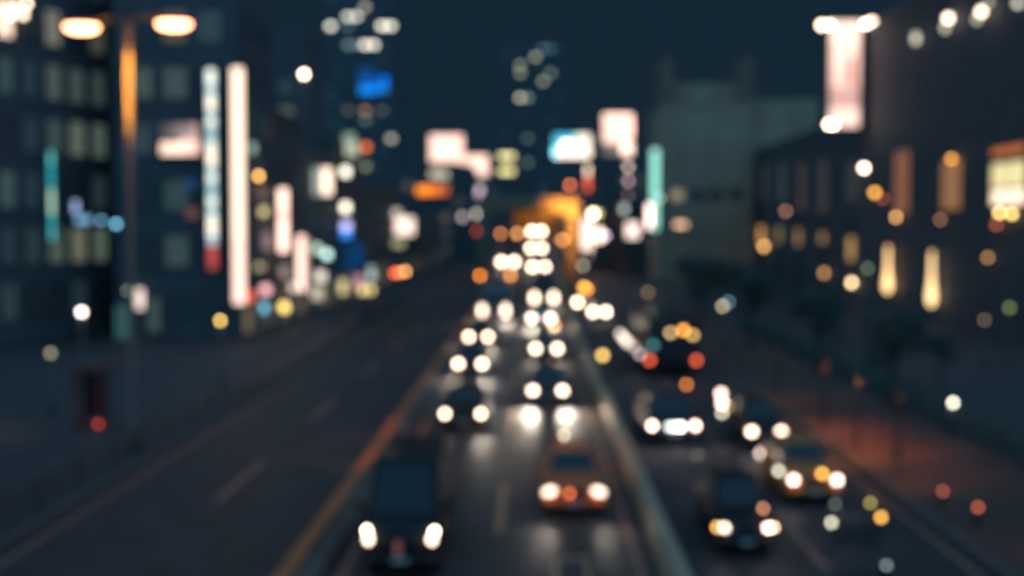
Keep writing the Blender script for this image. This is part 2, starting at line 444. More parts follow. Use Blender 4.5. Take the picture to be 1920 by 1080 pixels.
# right side: pale concrete building with a U-shaped roof line, and its lower wing
gb = building('concrete_building', 'pale grey concrete building with raised roof corners, right of centre', (18.0, 182), 13.0, 18, 25.0, PALEWALL, parapet=0.35)
cr = gb
MB().box(0.0, 1.7, 0.3, 6, 25.0, 31.6).build('roof_corner_tower', PALEDARK, gb)
MB().box(11.3, 13.0, 0.3, 6, 25.0, 31.6).build('roof_corner_tower', PALEDARK, gb)
MB().box(1.7, 11.3, 3.0, 3.6, 25.0, 28.4).build('roof_screen_wall', PALEWALL, gb)
MB().box(13.0, 22.5, 2, 16, 15.5, 26.0).build('wing', PALEWALL, gb)
grid(gb, 'front', 4, 1, 11.6, 3.4, 1.7, 1.5, lit=[(1272, 313, srgb(132, 118, 92))], margin=1.0)
r2 = building('shop_building', 'low dark shop building with bright ground floor signs, right of the orange portal', (14.2, 206), 14.0, 50, 11, FACADES[1])
grid(r2, 'left', 9, 2, 4.0, 3.4, 2.2, 1.9, palette=[srgb(60, 64, 60), srgb(80, 60, 50)], p_lit=0.4)
r3 = building('billboard_building', 'dark building carrying the tall cream roof billboard, right of the teal screen', (13.0, 261), 14.0, 40, 20.5, FACADES[2])
grid(r3, 'front', 4, 5, 2.5, 3.5, 1.9, 1.9, palette=[srgb(60, 66, 62)], p_lit=0.3)

# the long stone building on the right, main block and lower wing, bays 12 m apart
mb_ = building('stone_hall', 'long dark stone hall with amber lit bays, on the right', (32.0, 78.0), 22.0, 52.0, 26.0, STONE)
wing = building('stone_wing', 'lower dark stone wing with narrow amber lit slots, beyond the hall', (32.0, 130.4), 20.0, 68.0, 18.0, STONE)
def bay(b, Y, z, w, h, mat, name='bay_window', dx=0.0):
    fm, pm = window_mesh(w, h)
    f = inst(fm, name, FR, b, (-0.07 - dx, Y - b.location.y, z), (0, 0, -math.pi / 2)); inst(pm, 'pane', mat, f)
BX = 32.0
for (px, y0, y1, wpx, c, b) in ((1693, 282, 400, 30, srgb(132, 84, 58), mb_), (1786, 300, 395, 46, srgb(150, 104, 68), mb_), (1600, 300, 380, 30, srgb(44, 44, 46), mb_),
                               (1545, 300, 400, 30, srgb(58, 48, 46), wing), (1505, 305, 395, 22, srgb(62, 50, 46), wing), (1468, 305, 380, 20, srgb(52, 56, 54), wing), (1436, 308, 380, 18, srgb(46, 52, 52), wing), (1412, 312, 380, 14, srgb(46, 42, 44), wing)):
    p = at_side(px, (y0 + y1) / 2, BX); za = at_side(px, y1, BX).z; zb = at_side(px, y0, BX).z
    bay(b, p.y, za, 4.6 if b is mb_ else 4.0, zb - za, glow(c, 1.0, False))
# bright bay at the right edge, its amber fascia and the row of bulbs
for (y0, y1, c, nm) in ((302, 352, srgb(250, 236, 170), 'bay_window'), (352, 386, srgb(255, 240, 216), 'bay_window'), (272, 292, srgb(190, 110, 52), 'fascia_light')):
    p = at_side(1893, (y0 + y1) / 2, BX); za = at_side(1893, y1, BX).z; zb = at_side(1893, y0, BX).z
    bay(mb_, p.y, za, 6.4, zb - za, glow(c, 1.0, False), nm)
for (px, py, c) in ((1874, 399, srgb(250, 214, 130)), (1897, 401, srgb(250, 210, 120)), (1868, 421, srgb(130, 60, 40))):
    p = at_side(px, py, BX - 0.4)
    MB().ball((0, 0, 0), 0.17).build('bulb', glow(c, 1 / cover(9, 9), False), mb_, loc=p - mb_.location)
# pilasters with the uplight put in as glowing strips, and their lamps
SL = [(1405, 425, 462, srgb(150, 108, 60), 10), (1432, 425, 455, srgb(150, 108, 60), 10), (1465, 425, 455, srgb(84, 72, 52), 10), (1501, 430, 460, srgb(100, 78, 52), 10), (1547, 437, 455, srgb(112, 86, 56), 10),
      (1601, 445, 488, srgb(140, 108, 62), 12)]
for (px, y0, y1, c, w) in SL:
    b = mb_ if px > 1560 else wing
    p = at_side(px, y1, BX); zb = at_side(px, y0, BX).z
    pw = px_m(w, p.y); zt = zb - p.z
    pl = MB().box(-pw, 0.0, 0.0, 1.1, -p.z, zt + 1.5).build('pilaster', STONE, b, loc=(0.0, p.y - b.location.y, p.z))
    MB().box(-pw * 0.9, -pw * 0.1, -0.06, -0.003, 0, zt).build('uplight_glow', glow(c, 1.15 / cover(w, 99), False), pl)
for (px, py, e, c) in ((1432, 462, 9, srgb(200, 150, 80)), (1404, 470, 8, srgb(120, 92, 56)), 
                    (1545, 512, 9, srgb(150, 106, 62)), (1597, 530, 9, srgb(255, 218, 160))):
    p = at_side(px, py, BX - 0.6); r = px_m(e, p.y) / 2
    b = mb_ if px > 1560 else wing
    MB().ball((0, 0, 0), r, 1.15).build('wall_lamp', glow(c, 1.0 / cover(e, e), False), b, loc=p - b.location)
# uplight streaks on the hall wall, shaped as glowing teardrops, widest near the foot
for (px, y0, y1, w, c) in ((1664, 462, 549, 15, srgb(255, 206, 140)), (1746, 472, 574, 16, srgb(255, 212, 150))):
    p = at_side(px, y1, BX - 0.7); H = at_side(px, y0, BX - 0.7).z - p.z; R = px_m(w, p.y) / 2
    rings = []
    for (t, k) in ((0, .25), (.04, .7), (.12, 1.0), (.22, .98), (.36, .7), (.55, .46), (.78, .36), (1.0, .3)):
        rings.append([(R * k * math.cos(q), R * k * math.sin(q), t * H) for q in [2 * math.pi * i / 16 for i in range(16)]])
    tdl = MB().loft(rings).build('uplight_streak', glow(c, 1.25 / cover(w, 22), False), mb_, True, loc=p - mb_.location)
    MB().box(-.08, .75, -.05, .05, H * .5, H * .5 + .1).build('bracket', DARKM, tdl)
# row of lamps under its roof edge
for (px, py, e, hh, c, lv) in ((1717, 72, 11, 20, srgb(176, 172, 150), 1), (1778, 34, 13, 13, srgb(255, 240, 220), 1.0), (1772, 52, 10, 16, srgb(150, 146, 128), 1), (1840, 22, 13, 13, srgb(252, 238, 214), 1.0), (1832, 36, 11, 14, srgb(140, 136, 118), 1), (1908, 6, 12, 12, srgb(170, 166, 148), 1), (1853, 4, 10, 8, srgb(120, 116, 104), 1)):
    p = at_side(px, py, BX - 0.7); r = px_m(e, p.y) / 2
    MB().ball((0, 0, 0), r, hh / e).build('eaves_lamp', glow(c, lv / cover(e, hh), False), mb_, loc=p - mb_.location)
# lit wall lamps on the upper wall
for (px, py, e, c) in ((1784, 298, 10, srgb(210, 140, 56)), (1763, 412, 7, srgb(112, 76, 52)), (1680, 407, 8, srgb(205, 150, 90)), (1852, 483, 8, srgb(140, 100, 58))):
    p = at_side(px, py, BX - 0.5); MB().ball((0, 0, 0), px_m(e, p.y) / 2).build('wall_lamp', glow(c, 1 / cover(e, e), False), mb_, loc=p - mb_.location)

# ------------------------------------------------------------------ signs
def face_mat(c, w, h): return glow(hot(c), 1.0 / cover(w, h))
def light_column(label, px, y0, y1, wpx, X, segs, group=None, back=-20.0):
    """tall sign of stacked lit panels on brackets, standing out from a street front"""
    mid = at_side(px, (y0 + y1) / 2, X); Y = mid.y
    z1 = at_side(px, y0, X).z; z0 = at_side(px, y1, X).z; w = px_m(wpx, Y)
    t = thing('vertical_sign', label, 'sign', (mid.x, Y, z0), group=group)
    H = z1 - z0
    MB().bevel_box(-w / 2 - 0.08, w / 2 + 0.08, 0.0, 0.45, -0.08, H + 0.08, 0.04).build('housing', DARKM, t)
    n = len(segs); g = 0.04
    for i, c in enumerate(segs):
        a = H - (i + 1) * H / n; b = H - i * H / n
        MB().box(-w / 2, w / 2, -0.05, -0.002, a + g / 2, b - g / 2).build('lit_panel', glow(c, 1.05 / cover(wpx, 99)), t)
    bx = back - mid.x
    for z in (H * 0.15, H * 0.5, H * 0.85):
        MB().box(min(bx, -w / 2) - 0.05, -w / 2 - 0.08, 0.15, 0.27, z, z + 0.12).build('bracket', DARKM, t)
    return t
A = srgb(188, 208, 204); B = srgb(150, 186, 192); Cc = srgb(212, 214, 200)
seg1 = [A, A, B, A, Cc, B, A, B, B, A, Cc, Cc, B, A, B, B, A, B, A, Cc, A, B]
light_column('tall blue-white vertical light column with a red foot, left of the brighter one', 397, 131, 505, 14, -21.3, seg1 + [srgb(178, 66, 60), srgb(178, 66, 60), srgb(160, 60, 56)])
light_column('tallest vertical light column, solid cream white', 447, 128, 570, 21, -19.4, [CREAM] * 26 + [PINK] * 10)
light_column('pink vertical neon column right of the tall cream one', 531, 354, 472, 16, -19.1, [PINK, PINK, srgb(240, 196, 188), PINK, PINK, PINK])
light_column('shorter pink-cream light column nearest the road', 567, 442, 545, 18, -18.9, [PINK] * 6)
light_column('thin teal neon column on the office block', 97, 285, 450, 7, -29.5, [srgb(60, 130, 128), srgb(24, 110, 118), srgb(30, 112, 118), srgb(120, 150, 128), srgb(120, 150, 128), srgb(24, 110, 118), srgb(50, 120, 122)], back=-30.5)
light_column('mint green dotted light column beside the pale concrete building', 1228, 280, 432, 13, 16.4, [srgb(158, 222, 204), srgb(120, 205, 190)] * 7, back=17.9)

def sign_box(name, label, px0, px1, y0, y1, Y, parts, depth=0.4, legs=0.0, cat='sign', brace=None, group=None, light=0):
    """a lit box sign seen square on; parts = [(u0,u1,v0,v1,rgb)] in shares of its face, v from the top"""
    a = at_depth(px0, y1, Y); b = at_depth(px1, y0, Y); w = b.x - a.x; h = b.z - a.z
    t = thing(name, label, cat, ((a.x + b.x) / 2, Y, a.z - legs), group=group)
    m = min(0.12, 0.04 * max(w, h))
    MB().bevel_box(-w / 2 - m, w / 2 + m, 0, depth, legs - m, legs + h + m, m * 0.5).build('housing', DARKM, t)
    for (u0, u1, v0, v1, c) in parts:
        wp, hp = (u1 - u0) * (px1 - px0), (v1 - v0) * (y1 - y0)
        MB().box(-w / 2 + u0 * w + 0.01, -w / 2 + u1 * w - 0.01, -0.05, -0.002, legs + h * (1 - v1) + 0.01, legs + h * (1 - v0) - 0.01).build('lit_panel', face_mat(c, wp, hp), t)
    if legs > 0:
        for s in (-0.38, 0.0, 0.38):
            MB().box(s * w - 0.15, s * w + 0.15, 0.1, depth * 0.8, 0, legs - m).build('leg', DARKM, t)
    if brace is not None:
        x = brace - t.location.x
        for z in (0.25, 0.75):
            x0, x1 = (x, -w / 2 - m) if x < 0 else (w / 2 + m, x)
            MB().box(min(x0, x1 - 0.05), max(x1, x0 + 0.05), depth * 0.35, depth * 0.65, legs + z * h - 0.04, legs + z * h + 0.04).build('bracket', DARKM, t)
    return t
F = [(0, 1, 0, 1)]
def full(c): return [(0, 1, 0, 1, c)]
def sgn(label, cx, cy, w, h, c, X=-19.3, back=-20.0, name='shop_sign', parts=None, group=None, depth=0.3):
    Y = at_side(cx, cy, X).y
    return sign_box(name, label, cx - w / 2, cx + w / 2, cy - h / 2, cy + h / 2, Y, parts or full(c), depth=depth, brace=back, group=group)
# roof billboards
sign_box('billboard', 'large square cream billboard on the roof, upper one of the central pair', 806, 868, 253, 304, 293, full(srgb(255, 226, 214)), legs=1.4, depth=0.8)
sign_box('billboard', 'square cream billboard lower right of the other central one', 862, 915, 291, 330, 400, full(srgb(255, 228, 216)), legs=4.5, depth=0.8)
sign_box('billboard', 'teal and white roof screen right of the street axis', 1038, 1107, 252, 295, 447, [(0, 0.22, 0, 0.6, srgb(70, 170, 190)), (0.22, 0.5, 0, 0.3, srgb(40, 140, 180)), (0.22, 0.5, 0.3, 0.6, srgb(240, 245, 235)), (0.5, 0.62, 0, 0.6, srgb(50, 160, 130)), (0.62, 1, 0, 0.6, srgb(240, 245, 230)), (0, 0.12, 0.6, 1, srgb(120, 200, 210)), (0.12, 1, 0.6, 1, srgb(250, 242, 226))], legs=0.6, depth=0.8)
sign_box('billboard', 'tall cream billboard with a grey lower strip, right of the teal screen', 1131, 1186, 214, 290, 261.5, [(0, 1, 0, 0.1, srgb(240, 190, 170)), (0, 0.9, 0.1, 0.7, srgb(255, 230, 214)), (0.9, 1, 0.1, 0.6, srgb(236, 180, 160)), (0, 0.62, 0.7, 1, srgb(128, 118, 104)), (0.62, 1, 0.7, 1, srgb(255, 232, 216))], legs=1.0, depth=0.8)
sign_box('roof_sign', 'yellow double bar sign, upper bar', 936, 964, 289, 297, 436, full(srgb(220, 208, 140)), depth=0.5)
sign_box('roof_sign', 'yellow double bar sign, lower bar', 936, 964, 317, 325, 435.4, full(srgb(216, 204, 136)), depth=0.5)
sign_box('roof_sign', 'grey-white strip sign under the upper cream billboard', 806, 840, 320, 334, 291.4, full(srgb(176, 172, 150)), depth=0.4)
sign_box('roof_sign', 'long orange neon sign below the central billboards', 782, 840, 349, 365, 291, [(0, 0.35, 0, 1, srgb(230, 130, 24)), (0.35, 0.7, 0, 1, srgb(214, 104, 24)), (0.7, 1, 0, 1, srgb(150, 70, 30))], depth=0.4)
sign_box('roof_sign', 'small white and violet sign under the lower cream billboard', 884, 904, 350, 370, 398, [(0, 1, 0, 0.6, srgb(190, 180, 180)), (0, 0.7, 0.6, 1, srgb(170, 120, 160))], depth=0.4)
sign_box('roof_sign', 'pink-white slanted panel behind the tall light columns', 302, 372, 232, 290, 85.3, [(0, 0.5, 0.6, 1, srgb(250, 226, 208)), (0.5, 0.62, 0.5, 1, srgb(200, 180, 165)), (0.62, 1, 0.5, 1, srgb(240, 208, 196)), (0, 0.35, 0.0, 0.6, srgb(92, 84, 78)), (0.35, 0.75, 0.0, 0.5, srgb(150, 130, 124)), (0.75, 1.0, 0.0, 0.5, srgb(170, 140, 132))], depth=0.4)
sign_box('roof_sign', 'dim pinkish panel just right of the tallest light column', 472, 508, 224, 240, 98.5, [(0, 0.4, 0, 1, srgb(160, 130, 124)), (0.4, 1, 0, 1, srgb(150, 140, 124))], depth=0.4, legs=0.5)
# blue sign on the tower
sign_box('tower_sign', 'deep blue sign panel on the tall tower', 668, 726, 126, 176, 598.5, [(0, 0.65, 0, 0.35, srgb(0, 44, 92)), (0.1, 0.85, 0.35, 0.7, srgb(0, 62, 142)), (0.1, 0.45, 0.7, 1, srgb(0, 104, 180)), (0.45, 0.6, 0.7, 1, srgb(0, 60, 140)), (0.6, 1, 0.65, 0.95, srgb(0, 98, 172)), (0.85, 1.0, 0.35, 0.65, srgb(0, 64, 146))], depth=1.2)
# blue marks on the office block
for (lab, cx, cy, w, h, c) in (('lilac upright stroke of the blue neon on the office block', 142, 388, 9, 22, srgb(110, 125, 158)), ('blue block of the neon on the office block', 157, 412, 28, 13, srgb(96, 140, 170)), ('small blue lamp sign at the right end of the office neon', 218, 420, 9, 8, srgb(90, 148, 172)), ('dim grey-blue lamp sign amid the office neon', 190, 413, 8, 8, srgb(62, 98, 116))):
    sgn(lab, cx, cy, w, h, c, X=-27.4 if cx > 200 else -27.8 if cx > 180 else -28.3 if cx > 150 else -28.6, back=-31.0)
# street level shop signs, left
SH = [
 ('white box sign pair with a grey flank, upper left of the street', 612, 340, 16, 46, None, [(0.0, 1.0, 0, 1, CREAM)], -15.8),
 ('dim grey box sign touching the white pair', 594, 340, 9, 48, srgb(130, 138, 136), None, -15.9),
 ('round white sign right of the white box pair', 648, 322, 10, 12, srgb(190, 200, 190), None, -15.8),
 ('white sign in the middle of the stack above the blue banner', 648, 389, 10, 12, srgb(200, 206, 190), None, -15.8),
 ('violet and blue sign above the deep blue banner', 649, 430, 12, 26, None, [(0, 1, 0, 0.55, srgb(170, 165, 215)), (0, 1, 0.55, 1, srgb(20, 110, 200))], -15.8),
 ('large grey-green sign high on the left', 658, 272, 22, 38, None, [(0, 0.8, 0, 0.4, srgb(110, 128, 112)), (0.1, 1, 0.4, 1, srgb(178, 184, 160))], -15.8),
 ('orange blob sign beside the grey-green sign', 686, 276, 7, 8, srgb(170, 84, 34), None, -15.6),
 ('deep blue hanging banner on the left pavement front', 660, 482, 38, 50, None, [(0, 0.5, 0, 1, srgb(4, 40, 70)), (0.5, 1, 0, 0.9, srgb(0, 50, 98))], -15.6),
 ('square white sign left of the carriageway', 757, 424, 34, 28, None, [(0, 1, 0, 1, srgb(255, 244, 232))], -15.6),
 ('khaki strip under the square white sign', 747, 456, 16, 10, srgb(120, 120, 86), None, -15.6),
 ('round grey-white sign above the square white one', 744, 400, 10, 10, srgb(140, 128, 116), None, -15.5),
 ('mint round sign right of the pink light columns', 613, 477, 9, 9, srgb(170, 208, 200), None, -15.7),
 ('pale green round sign touching the shorter pink column', 594, 466, 10, 12, srgb(150, 168, 150), None, -15.7),
 ('white shop sign at street level right of the pink column', 601, 518, 14, 14, srgb(206, 196, 184), None, -15.6),
 ('cream shop light under the pink column', 594, 550, 16, 18, srgb(180, 172, 148), None, -15.5),
 ('dim cream shop light left of the pink column foot', 551, 538, 10, 12, srgb(160, 150, 134), None, -15.6),
 ('rose shop sign at the foot of the tall column', 496, 543, 17, 12, srgb(240, 178, 178), None, -15.6),
 ('small red shop sign between tall column and rose sign', 470, 555, 10, 14, srgb(190, 70, 56), None, -15.8),
 ('light blue shop sign below the rose one', 494, 577, 10, 10, srgb(96, 160, 180), None, -15.5),
 ('yellow round shop sign at street level', 533, 576, 11, 11, srgb(250, 216, 120), None, -15.5),
 ('tall olive-cream doorway sign near the blue banner', 643, 538, 8, 22, srgb(184, 168, 120), None, -15.5),
 ('wide pale yellow sign at street level nearest the road', 687, 543, 22, 10, srgb(250, 222, 146), None, -15.4),
 ('pale grey sign above the wide yellow one', 695, 513, 9, 20, srgb(150, 170, 168), None, -15.5),
 ('pink-grey sign left above the wide yellow one', 673, 528, 8, 18, srgb(150, 112, 124), None, -15.6),
 ('olive round light below the pink neon', 494, 397, 9, 9, srgb(160, 146, 100), None, -15.9),
 ('dim mauve sign left of the pink neon', 502, 452, 14, 28, srgb(132, 110, 108), None, -15.9),
 ('olive round light at mid height by the tall column', 487, 500, 8, 8, srgb(140, 126, 92), None, -15.9),
 ('mauve sign under the pink neon', 534, 510, 12, 18, srgb(120, 104, 102), None, -15.7),
 ('brown-pink panel near the orange street globe', 492, 362, 24, 14, srgb(96, 74, 66), None, -16.0),
 ('grey-white round sign right of the tall column', 473, 278, 8, 14, srgb(100, 118, 112), None, -16.2)]
for (lab, cx, cy, w, h, c, parts, X) in SH: sgn(lab, cx, cy, w + 4, h + 4, c, X - 3.2, parts=parts)
# far centre and right side small signs
CH = [('dim grey-lilac light panel left under the violet sign', 867, 407, 8, 10, srgb(120, 108, 104), 285), ('white round sign under the violet one', 897, 401, 12, 10, srgb(196, 194, 174), 286),
      ('glowing red-orange sign at the head of the left carriageway', 901, 433, 20, 8, srgb(196, 66, 34), 284),
      ('white and red hanging sign under the teal screen', 1102, 334, 6, 46, None, 262), ('orange round light left of the red hanging sign', 1069, 347, 7, 7, srgb(176, 92, 44), 300),
      ('pinkish round light under the tall cream billboard, upper', 1178, 313, 7, 6, srgb(150, 128, 118), 259), ('mauve round light under the tall cream billboard, lower', 1178, 339, 7, 7, srgb(124, 96, 104), 259), ('faint red round light lowest under the tall cream billboard', 1178, 366, 6, 6, srgb(66, 50, 54), 259)]
for (lab, cx, cy, w, h, c, Y) in CH:
    parts = full(c) if c else [(0, 1, 0, 0.4, srgb(176, 160, 134)), (0, 1, 0.45, 1, srgb(190, 70, 34))]
    sign_box('hanging_sign', lab, cx - w / 2, cx + w / 2, cy - h / 2, cy + h / 2, Y, parts, depth=0.3, brace=(-14.5 if cx < 1000 else 14.0))
RS = [('tall white shop sign right of the orange portal', 1101, 440, 20, 56, srgb(250, 244, 236), 205), ('cream round lamp sign above the tall white shop sign', 1112, 401, 11, 11, srgb(255, 246, 216), 203), ('khaki lamp behind the cream round lamp', 1121, 401, 9, 11, srgb(150, 136, 80), 206),
      ('cream round sign right of the tall white one', 1124, 441, 14, 22, srgb(255, 240, 222), 203.5), ('violet edge light right of the tall white sign', 1135, 442, 6, 8, srgb(140, 120, 150), 204.5),
      ('wide white shop sign left of the mint column foot', 1186, 432, 24, 28, srgb(255, 240, 234), 172), ('pink-white upright sign at the mint column foot', 1218, 405, 10, 44, srgb(250, 226, 222), 168),
      ('dim white upright sign left of the wide white one', 1170, 392, 9, 14, srgb(120, 128, 124), 200), ('cream lamp row at the foot of the concrete building', 1276, 421, 22, 8, srgb(190, 150, 116), 181), ('dim olive sign on the concrete building', 1236, 372, 8, 10, srgb(110, 124, 110), 181)]
for (lab, cx, cy, w, h, c, Y) in RS:
    a = at_depth(cx, cy, Y)
    sign_box('shop_sign', lab, cx - w / 2, cx + w / 2, cy - h / 2, cy + h / 2, Y, full(c), depth=0.3, brace=max(a.x + 0.8, 14.2 if Y > 201 else 18.0))

# white banner with lamps at its corners on the stone hall
bx = at_side(1584, 130, 29.6); by = bx.y
ban = thing('vertical_banner', 'floodlit white vertical banner with three lamps, upper right', 'banner', (bx.x, by, at_depth(1584, 238, by).z))
bw = px_m(54, by); bh = at_depth(1584, 40, by).z - ban.location.z
MB().bevel_box(-bw / 2 - 0.1, bw / 2 + 0.1, 0, 0.35, -0.1, bh + 0.1, 0.04).build('housing', DARKM, ban)
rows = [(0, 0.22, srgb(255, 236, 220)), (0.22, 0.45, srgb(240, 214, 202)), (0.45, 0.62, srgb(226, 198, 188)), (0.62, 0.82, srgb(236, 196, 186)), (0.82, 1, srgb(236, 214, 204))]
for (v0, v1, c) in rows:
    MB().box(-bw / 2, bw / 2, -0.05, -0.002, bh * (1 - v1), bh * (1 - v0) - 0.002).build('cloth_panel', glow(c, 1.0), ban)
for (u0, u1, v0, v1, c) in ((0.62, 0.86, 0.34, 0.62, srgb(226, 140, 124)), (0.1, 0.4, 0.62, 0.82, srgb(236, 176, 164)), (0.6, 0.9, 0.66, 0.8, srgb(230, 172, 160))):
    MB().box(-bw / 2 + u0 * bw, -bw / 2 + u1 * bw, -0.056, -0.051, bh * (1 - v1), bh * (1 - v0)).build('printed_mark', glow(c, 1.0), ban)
for (px, py, e) in ((1541, 47, 11), (1556, 47, 9), (1635, 42, 12), (1622, 45, 10), (1554, 233, 10), (1562, 234, 8)):
    p = at_depth(px, py, by - 0.5); MB().ball((0, 0, 0), px_m(e, by) / 2).build('lamp_head', glow(CREAM, 1.05 / cover(e, e)), ban, loc=p - ban.location)
MB().box(bw / 2 + 0.1, 32.0 - bx.x, 0.1, 0.25, bh * 0.15, bh * 0.15 + 0.12).build('bracket', DARKM, ban)
MB().box(bw / 2 + 0.1, 32.0 - bx.x, 0.1, 0.25, bh * 0.85, bh * 0.85 + 0.12).build('bracket', DARKM, ban)

# ------------------------------------------------------------------ orange portal over the ramp
pt = thing('portal_frame', 'sodium-lit orange concrete portal across the road in the distance', 'portal', (0, 206, 0))
MB().bevel_box(5.4, 7.2, 0, 2.0, -0.2, 10.6, 0.12).build('pillar', CONC, pt)
MB().bevel_box(-9.0, -7.4, 0, 2.0, -0.2, 10.6, 0.12).build('pillar', CONC, pt)
MB().bevel_box(-9.6, 7.4, -0.1, 2.1, 10.6, 12.7, 0.12).build('beam', CONC, pt)
MB().bevel_box(-3.5, 4.2, 22.1, 22.8, 5.8, 10.65, 0.05).build('back_wall', CONC, pt)
MB().box(-9, 7.2, 2.2, 23, 10.7, 11.4).build('deck', CONC, pt)
for i, (x, y, z, e) in enumerate(((4.4, -2.6, 9.8, 3000), (6.2, -2.4, 6.4, 2000), (2.2, 18.6, 9.6, 900), (6.2, -2.2, 9.0, 1800))):
    h = MB().bevel_box(x - 0.25, x + 0.25, y, y + 0.5, z, z + 0.16, 0.03).build('lamp_housing', DARKM, pt)
    MB().box(x - 0.04, x + 0.04, y + 0.5, 0.1 if y < 0 else y + 0.6, z + 0.02, z + 0.14).build('lamp_arm', DARKM, h)
    tgt = Vector(((5.0, 0.3, 11.5), (6.3, 0.3, 4.0), (1.8, 22.0, 9.2), (6.3, 0.0, 9.4))[i])
    src = Vector((x, y - 0.3, z + 0.25))
    lamp('SPOT', 'sodium_light', h, src, e * 0.9, (1.0, 0.42, 0.06), 0.2, math.radians(130), (tgt - src).to_track_quat('-Z', 'Y').to_euler())

# ------------------------------------------------------------------ street lamps, beacons, signals
def tl(z): return z
tw = at_depth(240, 49, 42.0)
sl = thing('street_lamp', 'twin-arm street lamp with two orange luminaires, tapering lit pole', 'street lamp', (tw.x, 42.0, 0.14))
Ht = tw.z - 0.14
MB().tube([(0, 0, 0), (0, 0, 0.9), (0, 0, 0.92), (0, 0, Ht + 0.25)], [0.2, 0.19, 0.15, 0.085], 14).build('pole', POLE, sl, True)
MB().cyl((0, 0, 0), 0.26, 0.08).build('base_plate', STEEL, sl)
LUM = srgb(255, 200, 110)
for s, px, py in ((-1, 153, 52), (1, 326, 46)):
    p = at_depth(px, py, 42.0); dx, dz = p.x - tw.x, p.z - 0.14
    MB().tube([(0, 0, Ht + 0.22), (0.5 * dx, 0, dz + 0.3), (dx - s * 0.3, 0, dz + 0.2)], [0.05, 0.045, 0.04], 8).build('arm', DARKM, sl, True)
    hd = MB().loft([[(dx + s * x, y, dz + z + 0.06) for (y, z) in ((-w, 0), (w, 0), (w * 0.7, 0.14), (-w * 0.7, 0.14))] for (x, w) in ((-0.55, 0.10), (-0.3, 0.2), (0.35, 0.22), (0.6, 0.12))]).build('luminaire_head', STEEL, sl)
    MB().loft([[(dx + s * (0.55 * math.cos(q)) * k, 0.42 * math.sin(q) * k, dz + 0.06 - d) for q in [2 * math.pi * i / 18 for i in range(18)]] for (k, d) in ((1, 0), (0.92, 0.12), (0.6, 0.19), (0.15, 0.21))]).build('lens', glow((4.0, 1.5, 0.72), 3.2), hd)
    lamp('POINT', 'sodium_light', hd, (dx - s * 0.55, -0.3, dz - 0.3), 130, (1.0, 0.36, 0.05), 0.12)
    aim = (Vector((0, 0, Ht - 1.7)) - Vector((dx, -0.25, dz - 0.3))).to_track_quat('-Z', 'Y').to_euler()
    lamp('SPOT', 'pole_spill', hd, (dx, -0.25, dz - 0.3), 3000, (1.0, 0.37, 0.03), 0.12, math.radians(52), aim)

def globe_lamp(label, px, py, X, e, c, lv=1.0, base=0.14, group=None, arm=0.0, light=0, lc=None, Y=None, name='street_lamp', cat='street lamp', shade=True):
    p = at_side(px, py, X) if Y is None else at_depth(px, py, Y)
    r = px_m(e, p.y) / 2
    t = thing(name, label, cat, (p.x + arm, p.y + 0.1, base), group=group)
    h = p.z - base
    MB().tube([(0, 0, 0), (0, 0, 0.6), (0, 0, 0.62), (0, 0, h - r * 0.9)], [0.09, 0.085, 0.065, 0.05], 10).build('pole', STEEL, t, True)
    if abs(arm) > 0.01: MB().tube([(0, 0, h - r * 0.9), (-arm * 0.6, 0, h), (-arm, -0.1, h)], 0.04, 8).build('arm', STEEL, t)
    MB().ball((-arm, -0.1, h), r, 1.0).build('globe', glow(c, lv / cover(e, e)), t, True)
    if shade: MB().cyl((-arm, -0.1, h + r * 0.98), r * 0.6, 0.05).build('cap', DARKM, t)
    if light: lamp('POINT', 'lamp_light', t, (-arm, -0.4 - r, h - r), light, lc or c, 0.15)
    return t
globe_lamp('tall white mast lamp alone against the sky, left of the blue sign', 570, 139, -13.4, 9, CREAM, 1.05)
globe_lamp('orange street globe just right of the tall cream column', 485, 330, -13.6, 10, srgb(252, 190, 100), light=40, lc=(1, 0.45, 0.15))
globe_lamp('small yellow pavement lamp at the foot of the light columns', 413, 601, -14.2, 8, srgb(236, 196, 100))
globe_lamp('white pavement lamp, upright oval, far left', 153, 585, -19.5, 10, srgb(250, 246, 236))
globe_lamp('dim cream ground lamp at the far left edge', 95, 662, -19.0, 10, srgb(120, 116, 90))
globe_lamp('grey lamp left of the white lobby door', 240, 545, -19.5, 7, srgb(110, 116, 104))
globe_lamp('bright white plaza lamp in front of the stone hall', 1620, 315, 21.0, 9, srgb(255, 240, 222), 1.1, base=0.11, light=20, lc=(1, 0.7, 0.45))
globe_lamp('orange plaza lamp right below the bright white one', 1640, 361, 22.0, 10, srgb(240, 168, 70), base=0.11)
globe_lamp('small dark red plaza lamp beside the orange one', 1655, 372, 22.6, 7, srgb(110, 50, 40), base=0.11)
globe_lamp('dim copper plaza lamp in front of the stone wing', 1473, 396, 22.5, 7, srgb(124, 84, 66), base=0.11)
globe_lamp('dim grey-green garden lamp between the amber slots', 1627, 503, 26.0, 7, srgb(74, 84, 70), base=0.11)
globe_lamp('cream garden lamp in the dark beyond the right pavement', 1355, 574, 11.6, 8, srgb(160, 146, 110))
globe_lamp('blue-grey garden lamp touching the cream one', 1366, 566, 11.9, 7, srgb(64, 96, 108))
globe_lamp('white path lamp alone in the dark on the right', 1787, 755, 15.0, 8, srgb(200, 214, 196))
globe_lamp('faint amber garden lamp near the right edge', 1846, 600, 24.0, 7, srgb(84, 66, 46), base=0.11)
globe_lamp('olive-green garden light near the right edge', 1893, 577, 26.0, 10, srgb(88, 96, 56), base=0.11)
globe_lamp('copper bollard lamp on the right pavement', 1768, 921, 10.9, 7, srgb(130, 64, 42), name='bollard_lamp', cat='bollard')
globe_lamp('dull orange bollard lamp nearest the right edge', 1834, 951, 11.0, 8, srgb(150, 72, 46), name='bollard_lamp', cat='bollard')
